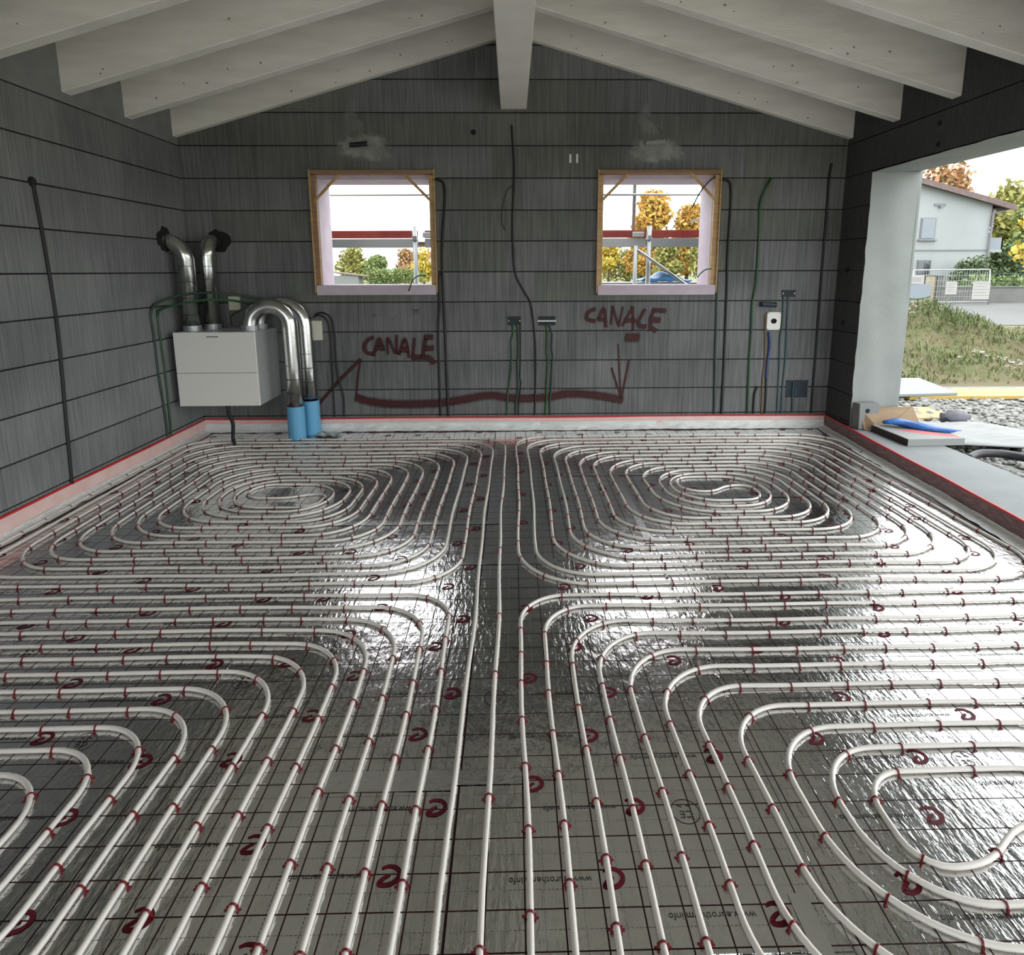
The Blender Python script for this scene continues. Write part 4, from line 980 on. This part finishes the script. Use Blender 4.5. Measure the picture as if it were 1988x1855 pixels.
def leaves(mb, tint, cen, rad, n, size, rnd):
    for _ in range(n):
        while True:
            p = Vector((rnd.uniform(-1,1),rnd.uniform(-1,1),rnd.uniform(-1,1)))
            if .35 < p.length < 1: break
        c = Vector(cen)+Vector((p.x*rad[0],p.y*rad[1],p.z*rad[2]))
        a = Vector((rnd.uniform(-1,1),rnd.uniform(-1,1),rnd.uniform(-1,1))).normalized(); b = a.cross(Vector((rnd.uniform(-1,1),rnd.uniform(-1,1),rnd.uniform(-1,1)))).normalized()
        s_ = size*rnd.uniform(.6,1.3); o = len(mb.v); mb.v += [tuple(c+a*s_),tuple(c+b*s_*.6),tuple(c-a*s_),tuple(c-b*s_*.6)]; mb.f.append((o,o+1,o+2,o+3)); t = min(1,max(0,rnd.gauss(.5,.3))); tint += [t]*4
def tree(label, x, y, h, wd, m, seed, zb=-.16, trunk=.28, size=None, n=1500, name='tree', cat='tree', group=None):
    rnd = random.Random(seed); r = thing(name, label, cat, group); size = size or wd*.055
    zt = zb+h*trunk
    tr = MB(); tr.tube([(x,y,zb),(x+.02*wd,y,zb+h*.3),(x-.02*wd,y,zb+h*.55),(x,y,zb+h*.85)], [wd*.035,wd*.028,wd*.02,wd*.006], 7)
    for k in range(7):
        a = rnd.uniform(0,2*PI); z = zb+h*rnd.uniform(.3,.6); L = wd*rnd.uniform(.25,.42); tr.tube([(x,y,z),(x+L*.6*math.cos(a),y+L*.6*math.sin(a),z+L*.5),(x+L*math.cos(a),y+L*math.sin(a),z+L*1.0)], [wd*.014,wd*.009,wd*.003], 5)
    tr.build('trunk', 'bark', r, True)
    mb = MB(); tint = []; nb = 16
    for k in range(nb):
        u = rnd.random(); z = zt+(zb+h-zt)*(.12+.76*u); sp = wd*.5*(1-.55*abs(2*u-.75))*.62; a = rnd.uniform(0,2*PI); q = sp*math.sqrt(rnd.random())
        rr = wd*rnd.uniform(.17,.27); leaves(mb, tint, (x+q*math.cos(a),y+q*math.sin(a),z), (rr,rr,rr*.8*(h*(1-trunk)/wd)**.5), n//nb, size, rnd)
    mb.att['tint'] = tint; mb.build('crown', m, r)
    return r
def shrub(label, x, y, rx, ry, h, m, seed, n=1200, size=.12, name='bush', cat='bush', group=None, zb=-.16):
    rnd = random.Random(seed); r = thing(name, label, cat, group); mb = MB(); tint = []
    for k in range(8): 
        a = 2*PI*k/8; leaves(mb, tint, (x+rx*.4*math.cos(a),y+ry*.4*math.sin(a),zb+h*rnd.uniform(.42,.58)), (rx*.6,ry*.6,h*.46), n//8, size, rnd)
    mb.att['tint'] = tint; mb.build('foliage', m, r)
    st = MB()
    for k in range(5): a = 2*PI*k/5; st.tube([(x,y,zb),(x+rx*.3*math.cos(a),y+ry*.3*math.sin(a),zb+h*.6)], [.04,.012], 5)
    st.build('stems', 'bark', r); return r
shrub('round clipped dark green bush in front of the white house', 27.3, 36.6, 1.25, 1.0, 2.55, 'leaf_dark', 31, 2200, .10)
tree('rust coloured tree rising behind the white house roof', 38.3, 56, 11.0, 6.8, 'leaf_rust', 32, n=2600, size=.30)
tree('bare-looking orange tree just left of the rust tree', 33.6, 60, 9.6, 4.0, 'leaf_orange', 33, n=1000, size=.26)
tree('tall olive green tree right of the white house', 44.0, 56, 9.6, 6.0, 'leaf_olive', 34, n=2600, size=.28)
tree('green tree at the far right edge behind the house', 39.0, 46, 7.0, 6.0, 'leaf_green', 35, n=2600, size=.24, trunk=.1)
tree('yellow leaved tree in front at the right edge', 22.3, 25.5, 4.6, 3.4, 'leaf_yellow', 36, n=1300, size=.14)
shrub('dark hedge beside the balcony of the white house', 32.6, 41.5, 2.0, 1.5, 3.6, 'leaf_dark', 37, 2600, .16, 'hedge', 'hedge')
shrub('low green hedge behind the street railing', 27.4, 34.5, 2.6, .8, 1.5, 'leaf_green', 38, 2200, .11, 'hedge', 'hedge')
# low wall with railing
rw_ = thing('street_wall', 'low grey street wall with a dark railing in front of the house', 'wall')
box(21.5,31.6,-.15,34,31.85,.66).build('wall_body', 'low_wall', rw_); box(21.45,31.55,.66,34,31.9,.72).build('coping', 'low_wall', rw_)
for z in (.86,1.34): MB().tube([(23.3,31.7,z),(34,31.7,z)], .018, 6).build('rail', 'fence_green', rw_)
for k in range(60): MB().tube([(23.3+.18*k,31.7,.72),(23.3+.18*k,31.7,1.42)], .011, 5).build('bar', 'fence_green', rw_)
# construction fence
fn = thing('site_fence', 'galvanised mesh site fence panel standing across the street', 'fence')
for a, b in (((19.5,30,1.55),(23.25,30,1.57)),((23.25,30,1.57),(23.38,30,-.12)),((19.5,30,1.55),(19.45,30,-.12)),((19.46,30,.0),(23.36,30,.0))): MB().tube([a,b], .03, 8).build('frame_tube', 'galv', fn, True)
for k in range(1,30): MB().tube([(19.5+.126*k,30,.0),(19.5+.126*k,30,1.56)], .006, 4).build('wire', 'galv', fn)
for k in range(1,6): MB().tube([(19.48,30,.26*k),(23.32,30,.26*k)], .006, 4).build('wire', 'galv', fn)
for x0,z0,x1,z1,lb in ((21.12,.38,21.66,1.0,'small white notice board, left one on the site fence'),(22.46,.14,23.30,1.0,'large white notice board, right one on the site fence'),(19.1,.9,20.0,1.3,'cream board on the site fence beside the column')):
    s_ = thing('notice_board', lb, 'sign'); box(x0,29.92,z0,x1,29.96,z1).build('board', 'sign_white', s_)
    mb = MB()
    for k in range(5): zz = z1-.1-(z1-z0-.15)*k/5; mb.quadbox(x0+.06,29.917,zz-.012,x1-.06-.1*(k%2),29.919,zz+.008)
    mb.build('printed_lines', 'trim_grey', s_)
bn = thing('site_banner', 'pale blue sagging banner behind the column', 'banner')
MB().grid(10,6,lambda u,v:(19.0+1.4*u, 29.93+.01*math.sin(u*6), .90-(.62+.12*math.sin(PI*u))*v)).build('cloth', 'shutter', bn, True); MB().tube([(19.0+1.4*k/10,29.92,.28-.12*math.sin(PI*k/10)) for k in range(11)], .03, 6).build('green_hem', 'fence_green', bn, True)
ps = thing('gate_post', 'square beige post beside the site fence', 'post'); MB().bevbox(20.42,30.15,-.13,20.72,30.45,1.27,.02).build('shaft', 'post_beige', ps); MB().bevbox(20.38,30.11,1.27,20.76,30.49,1.33,.015).build('cap', 'low_wall', ps)
ps = thing('gate_post', 'grey post right of the square beige post', 'post'); MB().bevbox(20.85,30.2,-.13,21.15,30.5,1.25,.02).build('shaft', 'low_wall', ps); MB().bevbox(20.82,30.17,1.25,21.18,30.53,1.30,.015).build('cap', 'low_wall', ps)
cr = thing('timber_stand', 'timber stand with a pink board at the right edge', 'stand')
for a, b in (((24.4,29,-.13),(24.75,29,1.45)),((25.9,29,-.13),(25.6,29,1.45)),((24.75,29,1.43),(25.6,29,1.43)),((24.5,29,.1),(25.8,29,.1)),((24.9,29,-.13),(24.9,29,1.4))): MB().tube([a,b], .05, 4).build('post', 'crate', cr)
MB().bevbox(24.6,28.9,.42,25.75,28.95,.88,.01).build('board', 'strip_foam', cr)

# ---- seen through the windows: scaffold, tarp, trees, far houses
sc = thing('scaffold', 'steel scaffold with red toe boards behind the windows', 'scaffold'); SY = 7.6
def stube(a, b, r=.024, m='galv', nm='tube'): return MB().tube([a,b], r, 10).build(nm, m, sc, True)
stube((-4,SY,2.48),(4,SY,2.48),.014,'galv','rail')
for x in (-1.16,1.648): 
    s_ = stube((x,SY-.04,-.12),(x,SY-.04,2.115),.028,'galv','standard'); MB().tube([(x,SY-.04,1.95),(x,SY-.04,2.0)], .038, 10).build('coupler', 'steel', s_)
stube((1.472,SY+.05,2.02),(1.485,SY+.05,4.2),.022,'galv','standard'); stube((1.472,SY-.1,-.12),(1.478,SY-.1,1.88),.026,'galv','standard')
stube((1.49,SY-.1,1.84),(2.3,SY-.1,1.28),.020,'steel','brace')
for x0,x1 in ((-3.6,-1.13),(-1.05,1.62),(1.68,4.0)):
    MB().bevbox(x0,SY,1.978,x1,SY+.03,2.068,.003).build('toe_board', 'toe_red', sc); MB().bevbox(x0,SY+.0,1.868,x1,SY+.05,1.972,.004).build('deck_edge', 'galv', sc)
for x in (1.50,-1.02): MB().bevbox(x-.05,SY-.03,1.985,x+.09,SY,2.045,.004).build('board_clamp', 'steel', sc)
box(-4,SY+.06,1.90,4,SY+.70,1.94).build('deck', 'pine_dark', sc)
for x in (-3.2,3.6): stube((x,SY+.75,-.12),(x,SY+.75,3.2),.026,'galv','standard'); stube((x,SY,-.12),(x,SY,3.2),.026,'galv','standard')
stube((.9,SY+.3,1.405),(3.4,SY+.3,1.405),.022,'galv','ledger'); stube((3.6,SY+.3,1.405),(3.4,SY+.3,1.405),.022,'galv','ledger')
mb = MB(); mb.grid(16,8,lambda u,v:(1.62+.62*u, SY+.16+.4*v, 1.47+.07*math.sin(PI*u)*math.sin(PI*v)**.5*(1+.5*math.sin(u*11+v*5))+.012*math.sin(u*19)))
tp = mb.build('tarpaulin', 'tarp', smooth=True); tag(tp, 'blue tarpaulin folded on the scaffold outside the right window', 'tarpaulin'); tp.modifiers.new('thickness','SOLIDIFY').thickness = .02
box(.9,SY+.05,1.425,3.6,SY+.62,1.44).build('deck', 'galv', sc)
tree('big golden orange tree seen through the right window', 19.4, 86, 12.0, 8.2, 'leaf_orange', 51, trunk=.12, n=5200, size=.36)
tree('second orange tree at the right side of the right window', 25.2, 90, 12.0, 8.0, 'leaf_orange', 52, trunk=.10, n=4200, size=.36)
tree('small yellow tree at the left in the right window', 12.6, 82, 5.4, 4.6, 'leaf_yellow', 53, trunk=.22, n=1800, size=.22)
tree('small amber tree beside the scaffold pole in the right window', 15.9, 80, 5.4, 4.2, 'leaf_orange', 54, trunk=.22, n=1600, size=.22)
tree('olive tree under the scaffold board in the right window', 19.0, 76, 5.2, 5.0, 'leaf_olive', 55, trunk=.15, n=2200, size=.24)
tree('green tree at the lower right in the right window', 22.9, 75, 5.2, 5.6, 'leaf_olive', 56, trunk=.12, n=2400, size=.24)
tree('bright green tree at the left in the left window', -21.4, 84, 4.9, 5.4, 'leaf_olive', 57, trunk=.06, n=3200, size=.24)
tree('dark green tree in the middle of the left window', -17.2, 80, 4.4, 3.8, 'leaf_green', 58, trunk=.06, n=2400, size=.22)
tree('reddish tree in front of far roofs in the left window', -15.6, 92, 5.0, 4.4, 'leaf_rust', 59, trunk=.06, n=2200, size=.22)
tree('yellowish tree at the right in the left window', -12.0, 85, 4.7, 4.2, 'leaf_yellow', 60, trunk=.06, n=2200, size=.22)
shrub('low grey green hedge along the field in the left window', -14.6, 76, 4.6, .8, 2.2, 'leaf_green', 61, 2600, .16, 'hedge', 'hedge')
shrub('long golden hedge row behind the scaffold in the right window', 18.5, 92, 8.5, 1.0, 5.2, 'leaf_olive', 62, 6000, .24, 'hedge', 'hedge')
sd_ = thing('garden_shed', 'low garden shed with a dark roof in the left window', 'shed')
box(-20.2,71,-.16,-17.4,73,1.1).build('wall', 'trim_grey', sd_); MB().prism([(-20.9,70.8,1.50),(-16.6,70.8,1.0),(-16.6,70.8,1.1),(-20.9,70.8,1.62)], (0,2.4,0)).build('roof', 'roof_tile', sd_)
for i,(x,lb) in enumerate(((-19.4,'pale far house left in the left window'),(-15.0,'pale far house right in the left window'))):
    h_ = thing('far_house', lb, 'house'); box(x-1.6,118,-.16,x+1.6,123,4.2).build('wall', 'house_pink', h_); MB().prism([(x-1.9,117.8,4.2),(x+1.9,117.8,4.2),(x,117.8,5.4)], (0,5.4,0)).build('roof', 'far_roof', h_)
    for k in (-.8,.8): box(x+k-.3,117.95,2.2,x+k+.3,118.02,3.3).build('window', 'glass_dark', h_)
